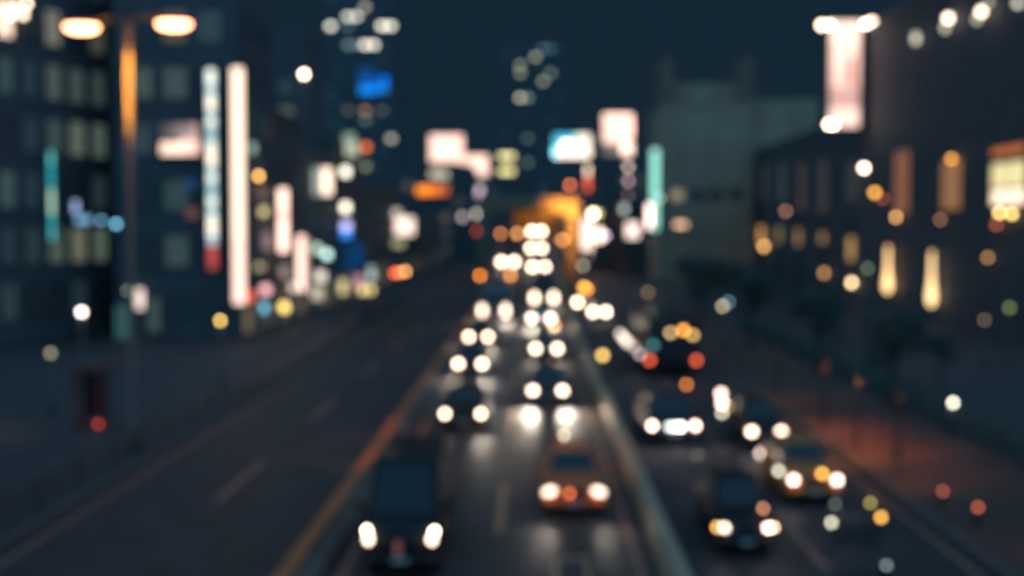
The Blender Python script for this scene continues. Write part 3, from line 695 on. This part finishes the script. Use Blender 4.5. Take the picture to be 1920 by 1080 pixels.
globe_lamp('faint grey bollard lamp on the right pavement', 1683, 870, 11.4, 7, srgb(50, 66, 66), name='bollard_lamp', cat='bollard')
globe_lamp('dim copper lamp over the dark right lanes', 1215, 548, 12.2, 7, srgb(96, 76, 50))
globe_lamp('small orange warning lamp on the road behind the bus', 1287, 721, 6.9, 8, srgb(190, 110, 44), base=0.0, Y=58.5, name='warning_lamp', cat='beacon')
globe_lamp('faint white bollard lamp at the bottom edge, right lanes', 1662, 1060, 8.2, 8, srgb(96, 108, 110), base=0.0, Y=27.0, name='bollard_lamp', cat='bollard')
globe_lamp('faint khaki bollard lamp between the right lanes', 1307, 853, 5.4, 8, srgb(62, 66, 58), base=0.0, Y=41.8, name='bollard_lamp', cat='bollard')
# amber beacons on the medians
globe_lamp('amber beacon on the right median wall, nearest', 1130, 666, 3.05, 11, srgb(255, 204, 110), 1.05, base=0.62, name='amber_beacon', cat='beacon')
globe_lamp('bright amber beacon of the pair on the right median', 1095, 539, 3.05, 10, srgb(252, 186, 70), base=0.62, name='amber_beacon', cat='beacon')
globe_lamp('darker orange beacon of the pair on the right median', 1102, 543, 3.05, 8, srgb(214, 126, 40), base=0.62, Y=75.5, name='amber_beacon', cat='beacon')
globe_lamp('orange beacon on the left median by the traffic', 900, 517, -5.0, 8, srgb(226, 128, 40), base=0.5, name='amber_beacon', cat='beacon')
globe_lamp('orange beacon half hidden behind far headlights', 957, 516, -3.9, 8, srgb(224, 140, 60), base=0.8, Y=150, name='amber_beacon', cat='beacon')
globe_lamp('copper lamp over the ramp crest, leftmost of two', 939, 438, -4.7, 7, srgb(176, 104, 58), base=4.2, Y=196, name='amber_beacon', cat='beacon')
globe_lamp('peach lamp over the ramp crest, right of the copper one', 970, 438, -4.7, 8, srgb(206, 136, 84), base=6.0, Y=222, name='amber_beacon', cat='beacon')
globe_lamp('orange lamp at the foot of the portal pillar', 1054, 450, 4.6, 8, srgb(214, 140, 76), base=0.0, name='amber_beacon', cat='beacon')
globe_lamp('dim grey lamp right of the portal pillar', 1093, 498, 5.2, 7, srgb(120, 118, 104), base=0.0, Y=132)
globe_lamp('copper lamp in the middle of the rightmost dark lanes', 1105, 478, 7.0, 6, srgb(70, 52, 46), base=0.0, Y=160)

# added lamp posts, source unseen, that throw sodium light onto the brick pavement
for i, (x, y, en) in enumerate(((10.75, 56.0, 22), (10.8, 47.5, 90), (10.9, 43.0, 120), (11.0, 38.5, 38), (12.4, 27.5, 22))):
    t = thing('added_lamp_post', ('farthest', 'second farthest', 'middle', 'second nearest', 'nearest')[i] + ' added hooded lamp post casting orange light on the right pavement', 'lamp post', (x, y, 0.14), group='added hooded lamp posts on the right pavement')
    MB().tube([(0, 0, 0), (0, 0, 2.5)], 0.05, 10).build('post', DARKM, t)  # part of the added lamp post
    MB().loft([[(0.16 * k * math.cos(q), 0.16 * k * math.sin(q), z) for q in [2 * math.pi * j / 14 for j in range(14)]] for (k, z) in ((1.15, 2.48), (1.15, 2.52), (0.7, 2.62), (0.2, 2.66))]).build('added_hood', DARKM, t)
    lamp('SPOT', 'added_downlight', t, (0.13, 0, 2.44), en * 2.3, (1.0, 0.30, 0.07), 0.05, math.radians(130), (0, 0, 0))

# traffic signal over the left carriageway
p = at_depth(750, 509, 99)
ts = thing('traffic_signal', 'traffic signal with red and orange lamps on an arm over the left carriageway', 'traffic light', (-12.9, 99.3, 0.14))
MB().tube([(0, 0, 0), (0, 0, 5.2)], [0.11, 0.08], 10).build('pole', STEEL, ts, True)
MB().tube([(0, 0, p.z - 0.1), (p.x + 12.9 + 0.2, 0, p.z)], 0.05, 8).build('arm', STEEL, ts)
MB().bevel_box(p.x + 12.9 - 0.75, p.x + 12.9 + 0.75, -0.3, -0.06, p.z - 0.4, p.z + 0.25, 0.05).build('housing', DARKM, ts)
for dx, dz, c in ((-0.42, -0.12, srgb(196, 76, 36)), (-0.05, -0.1, srgb(190, 96, 50)), (0.4, 0.0, srgb(214, 150, 90))):
    MB().disc_y(p.x + 12.9 + dx, -0.38, p.z + dz - 0.14, 0.17, 0.17, 0.09).build('signal_lamp', glow(c, 1 / cover(8, 8)), ts)

# ------------------------------------------------------------------ red framed shelter on the left pavement
g = at_depth(165, 808, 47.0)
sh = thing('shelter', 'small red framed shelter with a red lamp, left pavement', 'shelter', (g.x, 47.0, 0.14))
h1 = 2.05
for (x, y) in ((-0.42, 0), (0.42, 0), (-0.42, 0.9), (0.42, 0.9)):
    MB().box(x - 0.08, x + 0.08, y - 0.05, y + 0.05, 0, h1).build('post', REDM, sh)
MB().loft([[(-0.62, y, h1), (1.35, y, h1 + 0.3), (1.35, y, h1 + 0.46), (-0.62, y, h1 + 0.16)] for y in (-0.3, 1.1)]).build('roof', REDM, sh)
MB().box(-0.34, 0.34, 0.86, 0.89, 0.25, h1 - 0.1).build('back_pane', GLASS, sh)
MB().bevel_box(-0.5, 0.1, -0.12, -0.051, 0.0, 0.4, 0.02).build('notice_board', REDM, sh)
MB().disc_y(0.42, -0.16, 0.16, 0.08, 0.08, 0.1).build('red_lamp', glow(srgb(180, 50, 44), 0.38 / cover(8, 8)), sh)
lamp('POINT', 'red_light', sh, (0.25, -1.0, 0.8), 1.5, (1, 0.2, 0.12), 0.1)

# guard fence along the left pavement
gf = thing('guard_fence', 'low steel guard fence along the left pavement edge', 'fence', (-12.95, 12, 0.14))
PO = MB().tube([(0, 0, 0), (0, 0, 0.85)], 0.045, 8).mesh('post')
for i in range(40): inst(PO, 'post', STEEL, gf, (0, i * 3.0, 0))
for z in (0.32, 0.56, 0.8): MB().box(-0.02, 0.02, -0.5, 118, z - 0.05, z + 0.05).build('rail', STEEL, gf)

# ------------------------------------------------------------------ vehicles
def ring_body(y, w, zb, zt):
    r = min(0.14, (zt - zb) * 0.35)
    return [(-w * 0.9, y, zb), (-w, y, zb + r), (-w, y, zt - 1.6 * r), (-w * 0.95, y, zt - 0.6 * r), (-w * 0.82, y, zt), (w * 0.82, y, zt), (w * 0.95, y, zt - 0.6 * r), (w, y, zt - 1.6 * r), (w, y, zb + r), (w * 0.9, y, zb)]
KINDS = {
 'sedan': dict(L=4.5, hs=0.64, hz=0.68, st=[(0, .60, .36, .60), (.08, .74, .26, .70), (.4, .82, .2, .78), (1.1, .85, .2, .90), (1.6, .85, .2, .94), (3.4, .85, .2, .96), (4.1, .83, .22, .94), (4.42, .76, .3, .86), (4.5, .66, .38, .76)],
               cab=(.93, 1.42, .77, .61, 1.15, 1.90, 4.05, 3.35), wheels=(.82, 3.62), wr=.31, y0=.10),
 'van': dict(L=4.8, hs=0.68, hz=0.78, st=[(0, .66, .40, .84), (.06, .80, .28, .98), (.3, .86, .22, 1.06), (.9, .87, .22, 1.12), (4.6, .87, .22, 1.12), (4.8, .82, .3, 1.08)],
             cab=(1.10, 2.08, .80, .70, .42, 1.10, 4.74, 4.62), wheels=(.9, 3.9), wr=.33, y0=.06),
 'truck': dict(L=6.2, hs=0.80, hz=0.80, st=[(0, .84, .42, 1.15), (.06, .95, .32, 1.22), (.2, .98, .3, 1.25), (1.75, .98, .3, 1.25), (1.8, .96, .34, 1.2)],
               cab=(1.22, 2.15, .94, .88, .10, .38, 1.74, 1.70), wheels=(.75, 4.7), wr=.4, y0=.05, box=(1.95, 6.2, 1.02, .75, 2.75)),
 'bus': dict(L=10.5, hs=1.02, hz=0.85, st=[(0, 1.08, .42, 1.12), (.06, 1.18, .34, 1.22), (.2, 1.22, .32, 1.26), (10.3, 1.22, .32, 1.26), (10.5, 1.16, .4, 1.2)],
             cab=(1.24, 2.95, 1.18, 1.12, .06, .22, 10.42, 10.36), wheels=(2.2, 8.2), wr=.47, y0=.05)}
def lerp(a, b, t): return tuple(a[i] + (b[i] - a[i]) * t for i in range(3))
def quad_on(c, u0, u1, v0, v1):
    """sub-quad of a four-sided face c = bottom-left, bottom-right, top-right, top-left"""
    f = lambda u, v: lerp(lerp(c[0], c[1], u), lerp(c[3], c[2], u), v)
    return [f(u0, v0), f(u1, v0), f(u1, v1), f(u0, v1)]
PROTO = {}
def make_proto(k):
    d = KINDS[k]; P = {}
    P['body'] = [(MB().loft([ring_body(*s) for s in d['st']]).mesh('body', True), 'paint')]
    z0, z1, w0, w1, f0, f1, r0, r1 = d['cab']
    def rg(z, w, a, b): c = 0.10; return [(-w + c, a, z), (w - c, a, z), (w, a + c, z), (w, b - c, z), (w - c, b, z), (-w + c, b, z), (-w, b - c, z), (-w, a + c, z)]
    P['cabin'] = [(MB().loft([rg(z0 - .06, w0, f0, r0), rg(z0, w0, f0, r0), rg(z1, w1, f1, r1), rg(z1 + .05, w1 - .1, f1 + .16, r1 - .14)]).mesh('cabin'), 'paint')]
    fr = [(-w0 + .1, f0, z0), (w0 - .1, f0, z0), (w1 - .1, f1, z1), (-w1 + .1, f1, z1)]
    P['windshield'] = [(MB().slab(quad_on(fr, .02, .98, .08, .94), .012).mesh('windshield'), 'glass')]
    rr = [(w0 - .1, r0, z0), (-w0 + .1, r0, z0), (-w1 + .1, r1, z1), (w1 - .1, r1, z1)]
    P['rear_window'] = [(MB().slab(quad_on(rr, .05, .95, .15, .92), .012).mesh('rear_window'), 'glass')]
    sd = []
    for s in (1, -1):
        c = [(s * w0, f0 + .1, z0), (s * w0, r0 - .1, z0), (s * w1, r1 - .1, z1), (s * w1, f1 + .1, z1)]
        n = 2 if k in ('sedan', 'van') else 1 if k == 'truck' else 6
        for i in range(n):
            u0, u1 = .06 + i * .88 / n, .06 + (i + 1) * .88 / n - .03
            q = quad_on(c, u0, u1, .12, .9)
            if s < 0: q = [q[1], q[0], q[3], q[2]]
            sd.append((MB().slab(q, .012).mesh('side_window'), 'glass'))
    P['side_window'] = sd
    hs, hz, y0 = d['hs'], d['hz'], d['y0']
    P['grille'] = [(MB().bevel_box(-hs * .62, hs * .62, y0 - .115, y0 + .05, hz - .14, hz + .05, .02).mesh('grille'), 'dark')]
    P['front_bumper'] = [(MB().bevel_box(-hs - .16, hs + .16, -.12, .22, .28, .46, .05).mesh('front_bumper'), 'paint')]
    P['number_plate'] = [(MB().box(-.17, .17, -.14, -.121, .34, .44).mesh('number_plate'), 'plate')]
    L = d['L']
    P['rear_bumper'] = [(MB().bevel_box(-hs - .16, hs + .16, L - .14, L + .1, .3, .48, .05).mesh('rear_bumper'), 'paint')]
    P['taillight'] = [(MB().bevel_box(s * (hs + .04) - .11, s * (hs + .04) + .11, L - .18, L + .035, .72, .92, .02).mesh('taillight'), 'tail') for s in (-1, 1)]
    P['side_mirror'] = [(MB().bevel_box(s * (w0 + .18) - .1, s * (w0 + .18) + .1, f0 + .25, f0 + .4, z0 + .08, z0 + .24, .03).mesh('side_mirror'), 'paint') for s in (-1, 1)]
    wm = []; ww = d['st'][3][1]
    for y in d['wheels']:
        for s in (-1, 1): wm.append((s * (ww - .2), y))
    P['wheels'] = (wm, MB().cyl((-.11, 0, 0), d['wr'], .26, 'x', 18).mesh('wheel'), MB().cyl((-.125, 0, 0), d['wr'] * .62, .29, 'x', 12).mesh('rim'))
    if 'box' in d:
        a, b, w, zb, zt = d['box']
        P['cargo_box'] = [(MB().bevel_box(-w, w, a, b, zb, zt, .04).mesh('cargo_box'), 'box')]
        P['chassis'] = [(MB().box(-.4, .4, 1.6, b - .1, .45, zb - .002).mesh('chassis'), 'dark')]
    lens = MB().disc_y(0, 0, 0, .5, .5, .12)
    P['lens'] = lens.mesh('headlight')
    PROTO[k] = P
for k in KINDS: make_proto(k)
def paint_mat(name, c, metal=0.0, rough=0.6): return surf('car_paint_' + name, c, rough, metal=metal, coat=0.05, spec=0.35)
PAINTS = {'black': paint_mat('black', (.012, .013, .015)), 'navy': paint_mat('navy', (.015, .02, .04)), 'grey': paint_mat('grey', (.06, .06, .065)), 'silver': paint_mat('silver', (.25, .25, .25), .4),
          'white': paint_mat('white', (.5, .5, .48)), 'red': paint_mat('red', (.72, .15, .055)), 'green': paint_mat('green', (.02, .05, .035)), 'orange': paint_mat('orange', (.5, .17, .05))}
TAILM = surf('tail_lens', (.25, .01, .01), .3)
CAT = {'sedan': 'car', 'van': 'van', 'truck': 'truck', 'bus': 'bus'}
def vehicle(kind, label, x1, x2, y, color, lv=1.0, c=CREAM, e=(10, 9), road='mid', flip=False, lights=(True, True), beam=0.0, extra=(), name=None, zs=1.0, tilt=0.0, only_y=None):
    """x1, x2, y: the photo pixels of its two lamps; its depth follows from where that height meets the road"""
    d = KINDS[kind]; P = PROTO[kind]; hz = d['hz'] * zs
    e = tuple(max(8.5, v * 0.82) if v < 16 else v * 0.92 for v in e)
    if only_y: Y = only_y
    elif road == 'mid': Y = on_ramp((x1 + x2) / 2, y, hz)
    else: Y = (EYE.z - hz) / -ray((x1 + x2) / 2, y).z
    sep = px_m(x2 - x1, Y); sx = max(0.78, min(1.2, sep / (2 * d['hs'])))
    X = at_depth((x1 + x2) / 2, y, Y).x
    g = ramp(Y) if road == 'mid' else 0.0
    sl = math.atan2(ramp(Y + 3) - ramp(Y), 3) if road == 'mid' else 0.0
    t = thing(name or {'sedan': 'car'}.get(kind, kind), label, CAT[kind], (X, Y + (d['L'] if flip else 0), g + 0.012), group='vehicles in the evening traffic')
    if flip: t.rotation_euler = (-sl, 0, math.pi)
    else: t.rotation_euler = (sl, 0, 0)
    t.scale = (sx, 1, zs)
    M = {'paint': PAINTS[color], 'glass': GLASS, 'dark': DARKM, 'plate': PLATE, 'tail': TAILM, 'box': PAINTS['silver'] if color != 'white' else PAINTS['white']}
    for nm in ('body', 'cabin', 'windshield', 'rear_window', 'side_window', 'grille', 'front_bumper', 'number_plate', 'rear_bumper', 'taillight', 'side_mirror', 'cargo_box', 'chassis'):
        for (me, mt) in P.get(nm, ()):
            if flip and nm == 'taillight': continue
            inst(me, nm, M[mt], t)
    wl, wme, rme = P['wheels']
    for (x, yy) in wl:
        w = inst(wme, 'wheel', TYRE, t, (x, yy, d['wr'])); inst(rme, 'rim', RIM, w)
    hw, hh = px_m(e[0], Y), px_m(e[1], Y)
    y_l = (d['y0'] - .16) if not flip else 0
    for i, s in enumerate((-1, 1)):
        if flip:
            o = MB().bevel_box(s * (d['hs'] + .04) - hw / 2 / sx, s * (d['hs'] + .04) + hw / 2 / sx, d['L'] - .18, d['L'] + .05, d['hz'] - hh / 2, d['hz'] + hh / 2, .02).build('taillight', glow(c, lv / cover(*e)), t)
            continue
        on = lights[i]
        cc = on if isinstance(on, tuple) else c
        mt = glow(cc, lv / cover(*e)) if on else PLATE
        inst(P['lens'], 'headlight', mt, t, (s * d['hs'], y_l, d['hz']), (0, -s * math.radians(tilt), 0), (hw / sx, 1.0, hh))
    if beam > 0:
        for s in (-1, 1):
            lamp('SPOT', 'headlight_beam', t, (s * d['hs'], y_l - .12, d['hz']), beam * 0.06, (1.0, .86, .68), .08, math.radians(52), (math.radians(72), 0, math.pi + s * 0.32))
    for (nm, px, py, dY, ew, eh, ec) in extra:
        q = at_depth(px, py, Y + dY) - Vector((X, Y, g + .012))
        if flip: q = Vector((-q.x, d['L'] - q.y, q.z))
        a, b_ = px_m(ew, Y), px_m(eh, Y)
        MB().disc_y(0, 0, 0, a / 2, b_ / 2, .12).build(nm, glow(ec, 1.0 / cover(ew, eh)), t, loc=(q.x / sx, q.y, q.z / zs))
        if flip: t.children[-1].rotation_euler = (0, 0, math.pi)
    return t
# roof lamp of a taxi
def roof_lamp(t, rgb, kind='sedan', e=8):
    z = KINDS[kind]['cab'][1] + .05
    b = MB().bevel_box(-.2, .2, 2.3, 2.5, z, z + .16, .03).build('roof_lamp', glow(rgb, 1.0), t); return b

vehicle('van', 'dark tall van with both headlights lit, nearest in the left lane', 690, 811, 1012, 'black', e=(15, 17), zs=1.12,
        extra=(('position_lamp', 687, 996, -.05, 8, 8, CREAM), ('position_lamp', 814, 998, -.05, 8, 8, CREAM), ('red_disc', 745, 1030, -.2, 12, 26, srgb(74, 40, 40))))  # a red disc glows low between the headlights
tx = vehicle('sedan', 'red-orange taxi with wide bright headlights, nearest in the right lane', 1030, 1123, 923, 'red', e=(26, 15), tilt=-16, beam=600,
        extra=(('grille_badge', 1068, 926, -.1, 9, 9, srgb(190, 90, 40)), ('fog_lamp', 1030, 948, -.05, 18, 8, srgb(190, 164, 126)), ('fog_lamp', 1122, 948, -.05, 18, 8, srgb(190, 164, 126)), ('roof_lamp', 1058, 817, 2.3, 8, 8, srgb(190, 176, 140))))
vehicle('sedan', 'dark car with round headlights, second in the left lane', 834, 902, 777, 'black', e=(12, 12), beam=1400, lv=0.85)
vehicle('sedan', 'dark car throwing a bright pool behind the red taxi', 999, 1055, 733, 'grey', e=(15, 12), tilt=-12, beam=12000)
vehicle('sedan', 'navy car, third in the left lane', 859, 904, 683, 'navy', e=(13, 12), beam=3800, extra=(('fog_lamp', 907, 722, -2.5, 7, 7, srgb(66, 76, 78)),))
vehicle('sedan', 'grey car, third in the right lane', 1004, 1045, 654, 'grey', e=(13, 13), beam=1800, extra=(('fog_lamp', 997, 685, -.6, 7, 7, srgb(108, 96, 70)), ('fog_lamp', 1040, 678, -.6, 7, 7, srgb(84, 56, 50))))
vehicle('sedan', 'black car, fourth in the left lane close behind the navy one', 879, 915, 632, 'black', e=(12, 11), beam=3800, c=(1.8, 1.2, 0.85))
vehicle('sedan', 'white car, fourth in the right lane', 997, 1032, 597, 'white', e=(13, 12), beam=9000, lv=0.9, c=(1.7, 1.3, 1.1), extra=(('turn_lamp', 1040, 610, -.2, 8, 8, srgb(206, 138, 72)),))
vehicle('truck', 'box truck with tall headlights in the left lane', 903, 949, 583, 'silver', e=(12, 22), beam=8000, lv=0.92, extra=(('fog_lamp', 923, 603, -.4, 7, 7, srgb(104, 96, 84)),))
vehicle('bus', 'bus with tall double headlights in the right lane', 1002, 1038, 559, 'grey', e=(13, 20), beam=2600)
vehicle('sedan', 'far car on the ramp in the right lane', 997, 1023, 501, 'grey', e=(12, 12), beam=1200)
vehicle('van', 'far van on the ramp in the left lane', 938, 967, 491, 'grey', e=(12, 12), beam=1200, extra=(('fog_lamp', 961, 513, -.4, 8, 8, srgb(255, 226, 196)),))
vehicle('sedan', 'farther car near the ramp crest', 993, 1018, 466, 'grey', e=(12, 12), beam=900)
vehicle('van', 'farthest vehicle on the crest under the portal', 994, 1018, 434, 'white', e=(12, 12), beam=900, extra=(('roof_lamp', 1006, 450, -1.0, 7, 7, srgb(160, 136, 110)),))
# right carriageway
vehicle('sedan', 'dark car with a blue-white grille lamp, right carriageway near the median', 1223, 1304, 799, 'navy', road='r', e=(11, 11), c=PINK, beam=60, extra=(('grille_lamp', 1262, 801, -.2, 20, 8, srgb(206, 230, 232)), ('grille_lamp', 1276, 801, -.2, 10, 8, srgb(250, 245, 240))))
k1 = vehicle('sedan', 'taxi with an amber roof lamp, right carriageway outer lane', 1412, 1463, 810, 'black', road='r', e=(15, 13), beam=60, extra=(('roof_lamp', 1441, 771, 2.2, 10, 10, srgb(255, 200, 96)), ('fog_lamp', 1452, 836, -.3, 7, 7, srgb(90, 76, 50)), ('fog_lamp', 1428, 851, -2.0, 12, 12, srgb(250, 244, 232))))
vehicle('sedan', 'car with an amber lamp between its headlights, right carriageway outer lane', 1488, 1570, 901, 'orange', road='r', e=(15, 14), c=srgb(255, 240, 228), beam=60, extra=(('amber_lamp', 1543, 889, .2, 10, 9, srgb(250, 176, 72)), ('glint_disc', 1461, 884, .4, 9, 9, srgb(200, 198, 180))))  # the dim white glint is put in as a glowing disc
vehicle('sedan', 'dark car with one amber and one white lamp, bottom right', 1360, 1440, 991, 'black', road='r', e=(13, 12), c=srgb(255, 238, 224), lights=(srgb(206, 200, 190), True), beam=60, extra=(('turn_lamp', 1345, 990, .05, 8, 8, srgb(236, 178, 92)), ('glint_disc', 1432, 955, .6, 8, 8, srgb(180, 118, 84)), ('turn_lamp', 1452, 990, .1, 7, 7, srgb(250, 200, 140))))  # the copper glint is a disc with its own glow
rb0 = at_depth(1606, 974, 30.0)
rb = thing('road_barrier', 'low road works barrier with white and amber lamps, bottom right', 'barrier', (rb0.x, 30.0, 0.0))
for x in (-0.5, 0.5):
    MB().loft([[(x - .03, -.28, 0), (x + .03, -.28, 0), (x + .03, -.22, 0), (x - .03, -.22, 0)], [(x - .03, -.05, .62), (x + .03, -.05, .62), (x + .03, 0, .62), (x - .03, 0, .62)]]).build('leg', STEEL, rb)
    MB().loft([[(x - .03, .22, 0), (x + .03, .22, 0), (x + .03, .28, 0), (x - .03, .28, 0)], [(x - .03, .01, .62), (x + .03, .01, .62), (x + .03, .06, .62), (x - .03, .06, .62)]]).build('leg', STEEL, rb)
for z in (.28, .5): MB().box(-.62, .62, -.14, -.11, z - .07, z + .07).build('board', DARKM, rb)
for (px, py, e, c) in ((1559, 980, 9, srgb(206, 200, 172)), (1652, 970, 10, srgb(250, 180, 70)), (1632, 943, 8, srgb(140, 124, 60)), (1566, 945, 8, srgb(66, 78, 74))):
    q = at_depth(px, py, 29.85) - rb.location
    st = MB().tube([(q.x, q.y + .06, .55), (q.x, q.y + .06, q.z)], .015, 6).build('lamp_stem', STEEL, rb)
    MB().ball(q, px_m(e, 30) / 2).build('lamp_head', glow(c, 1 / cover(e, e)), rb)
vehicle('bus', 'dark bus seen from behind with red tail lamps and amber roof markers', 1220, 1304, 676, 'black', road='r', flip=True, e=(8, 8), c=srgb(196, 76, 44), lv=0.85,
        extra=(('marker_lamp', 1281, 619, -.1, 9, 9, srgb(240, 160, 60)), ('marker_lamp', 1257, 624, -.1, 8, 8, srgb(170, 140, 92)), ('marker_lamp', 1299, 628, -.1, 8, 8, srgb(180, 140, 80)), ('rear_display', 1224, 647, -.12, 11, 10, srgb(48, 92, 92))))
vehicle('sedan', 'pair of close headlights far on the right carriageway', 1210, 1237, 602, 'grey', road='r', e=(12, 12), c=PINK)
vehicle('sedan', 'small far car beside the median beacons', 1112, 1136, 585, 'grey', road='r', e=(12, 12), extra=(('roof_lamp', 1101, 572, 1.5, 8, 8, srgb(130, 120, 92)),))
vehicle('sedan', 'far car showing one strong lamp next to the right median', 1083, 1104, 567, 'black', road='r', e=(12, 12), lights=(True, False))

# stand-in posts, their glowing balls imitate car roof reflections and headlights, right lanes
def stand_in_post(label, lamps, X):  # lamps: glowing balls standing in for roof reflections and headlights
    q = at_side(lamps[0][0], lamps[0][1], X)
    t = thing('glow_post', label, 'stand-in post', (q.x, q.y, 0.0))
    MB().cyl((0, 0.1, 0), .18, .06).build('stand_in_foot', DARKM, t)
    MB().tube([(0, 0.1, .06), (0, 0.1, q.z + .1)], .045, 8).build('post', STEEL, t)  # part of the stand-in post
    for (px, py, e, c) in lamps:
        p = at_depth(px, py, q.y - .05) - t.location
        MB().ball(p, px_m(e, q.y) / 2).build('lamp_head', glow(c, 1 / cover(e, e)), t)
        MB().tube([(0, 0.1, p.z), (p.x, p.y + .05, p.z)], .02, 6).build('arm', STEEL, t)
stand_in_post('stand-in post with three stacked white glows between the right lanes', [(1352, 738, 13, PINK), (1354, 756, 12, PINK), (1354, 774, 8, srgb(200, 190, 168)), (1366, 762, 7, srgb(120, 100, 60))], 6.55)
stand_in_post('stand-in post with a slanting row of pale glows, far right lanes', [(1163, 626, 9, srgb(170, 158, 146)), (1170, 634, 11, srgb(196, 182, 166)), (1177, 642, 11, srgb(196, 182, 166)), (1188, 650, 9, srgb(130, 116, 108)), (1200, 664, 9, srgb(150, 134, 132))], 4.5)

# ------------------------------------------------------------------ trees and hedges on the right
def leaf_cloud(mb, c, r, n, s, rg):
    for _ in range(n):
        while True:
            v = Vector((rg.uniform(-1, 1), rg.uniform(-1, 1), rg.uniform(-1, 1)))
            if 0.35 < v.length < 1: break
        p = Vector(c) + Vector((v.x * r[0], v.y * r[1], v.z * r[2]))
        u = Vector((rg.uniform(-1, 1), rg.uniform(-1, 1), rg.uniform(-.5, .5))).normalized() * s
        w = u.cross(Vector((rg.uniform(-1, 1), rg.uniform(-1, 1), rg.uniform(-1, 1)))).normalized() * s * .6
        mb.add([p - u, p + w * .6, p + u, p - w * .6], [(0, 1, 2, 3)])
TREES = []
for v in range(3):
    rg = random.Random(20 + v); crown = MB(); trunk = MB()
    trunk.tube([(0, 0, 0), (.05, .02, 1.2), (-.04, .05, 2.4), (.05, 0, 3.6)], [.16, .13, .10, .04], 9)
    for k in range(9):
        a = rg.uniform(0, 6.28); R = rg.uniform(.5, 1.25); z = rg.uniform(2.3, 4.4)
        q = (R * math.cos(a), R * math.sin(a), z)
        trunk.tube([(0, 0, 1.7 + k * .15), (q[0] * .5, q[1] * .5, z - .4), q], [.06, .04, .015], 6)
        leaf_cloud(crown, q, (.8, .8, .6), 240, .13, rg)
    leaf_cloud(crown, (0, 0, 4.0), (.9, .9, .9), 300, .13, rg)
    TREES.append((trunk.mesh('trunk'), crown.mesh('crown')))
TP = [(12.6, 96, 1.1, 'dark street tree farthest along the right pavement'), (13.6, 80, 1.05, 'dark street tree second farthest along the right pavement'), (14.6, 66, .9, 'dark street tree in the middle of the right pavement row'), (14.9, 53, .85, 'dark street tree second nearest on the right pavement'),
      (19.0, 60, .55, 'dark garden tree standing behind the right pavement row'), (20.0, 84, .6, 'dark garden tree in front of the stone hall'), (17.4, 112, .95, 'dark tree below the concrete building'), (16.2, 132, 1.0, 'dark tree nearest the mint light column')]
for i, (x, y, s, lab) in enumerate(TP):
    t = thing('tree', lab, 'tree', (x, y, .11 if x > 15.2 else .14), rnd.uniform(0, 6), group='dark trees on the right'); t.scale = (s, s, s)
    tm, cm = TREES[i % 3]; inst(tm, 'trunk', BARK, t); inst(cm, 'crown', LEAF, t)
hm = MB(); rg = random.Random(5)
for k in range(14): leaf_cloud(hm, (rg.uniform(-.15, .15), k * .6 + .3, .62 + rg.uniform(-.08, .08)), (.55, .55, .58), 110, .09, rg)
HM = hm.mesh('hedge_foliage')
HS = MB().tube([(0, .3, 0), (0, .3, .5)], .04, 6)
for k in range(1, 14): HS.tube([(0, k * .6 + .3, 0), (0, k * .6 + .3, .5)], .03, 6)
HSM = HS.mesh('hedge_stems')
for i, y in enumerate((24, 33, 42, 51, 60, 69, 78, 87)):
    t = thing('hedge', ('nearest', 'second', 'third', 'fourth', 'fifth', 'sixth', 'seventh', 'farthest')[i] + ' clipped hedge along the edge of the right pavement, counted from the camera', 'hedge', (15.6, y, .11), group='hedges on the right')
    inst(HM, 'foliage', LEAF, t); inst(HSM, 'stems', BARK, t)
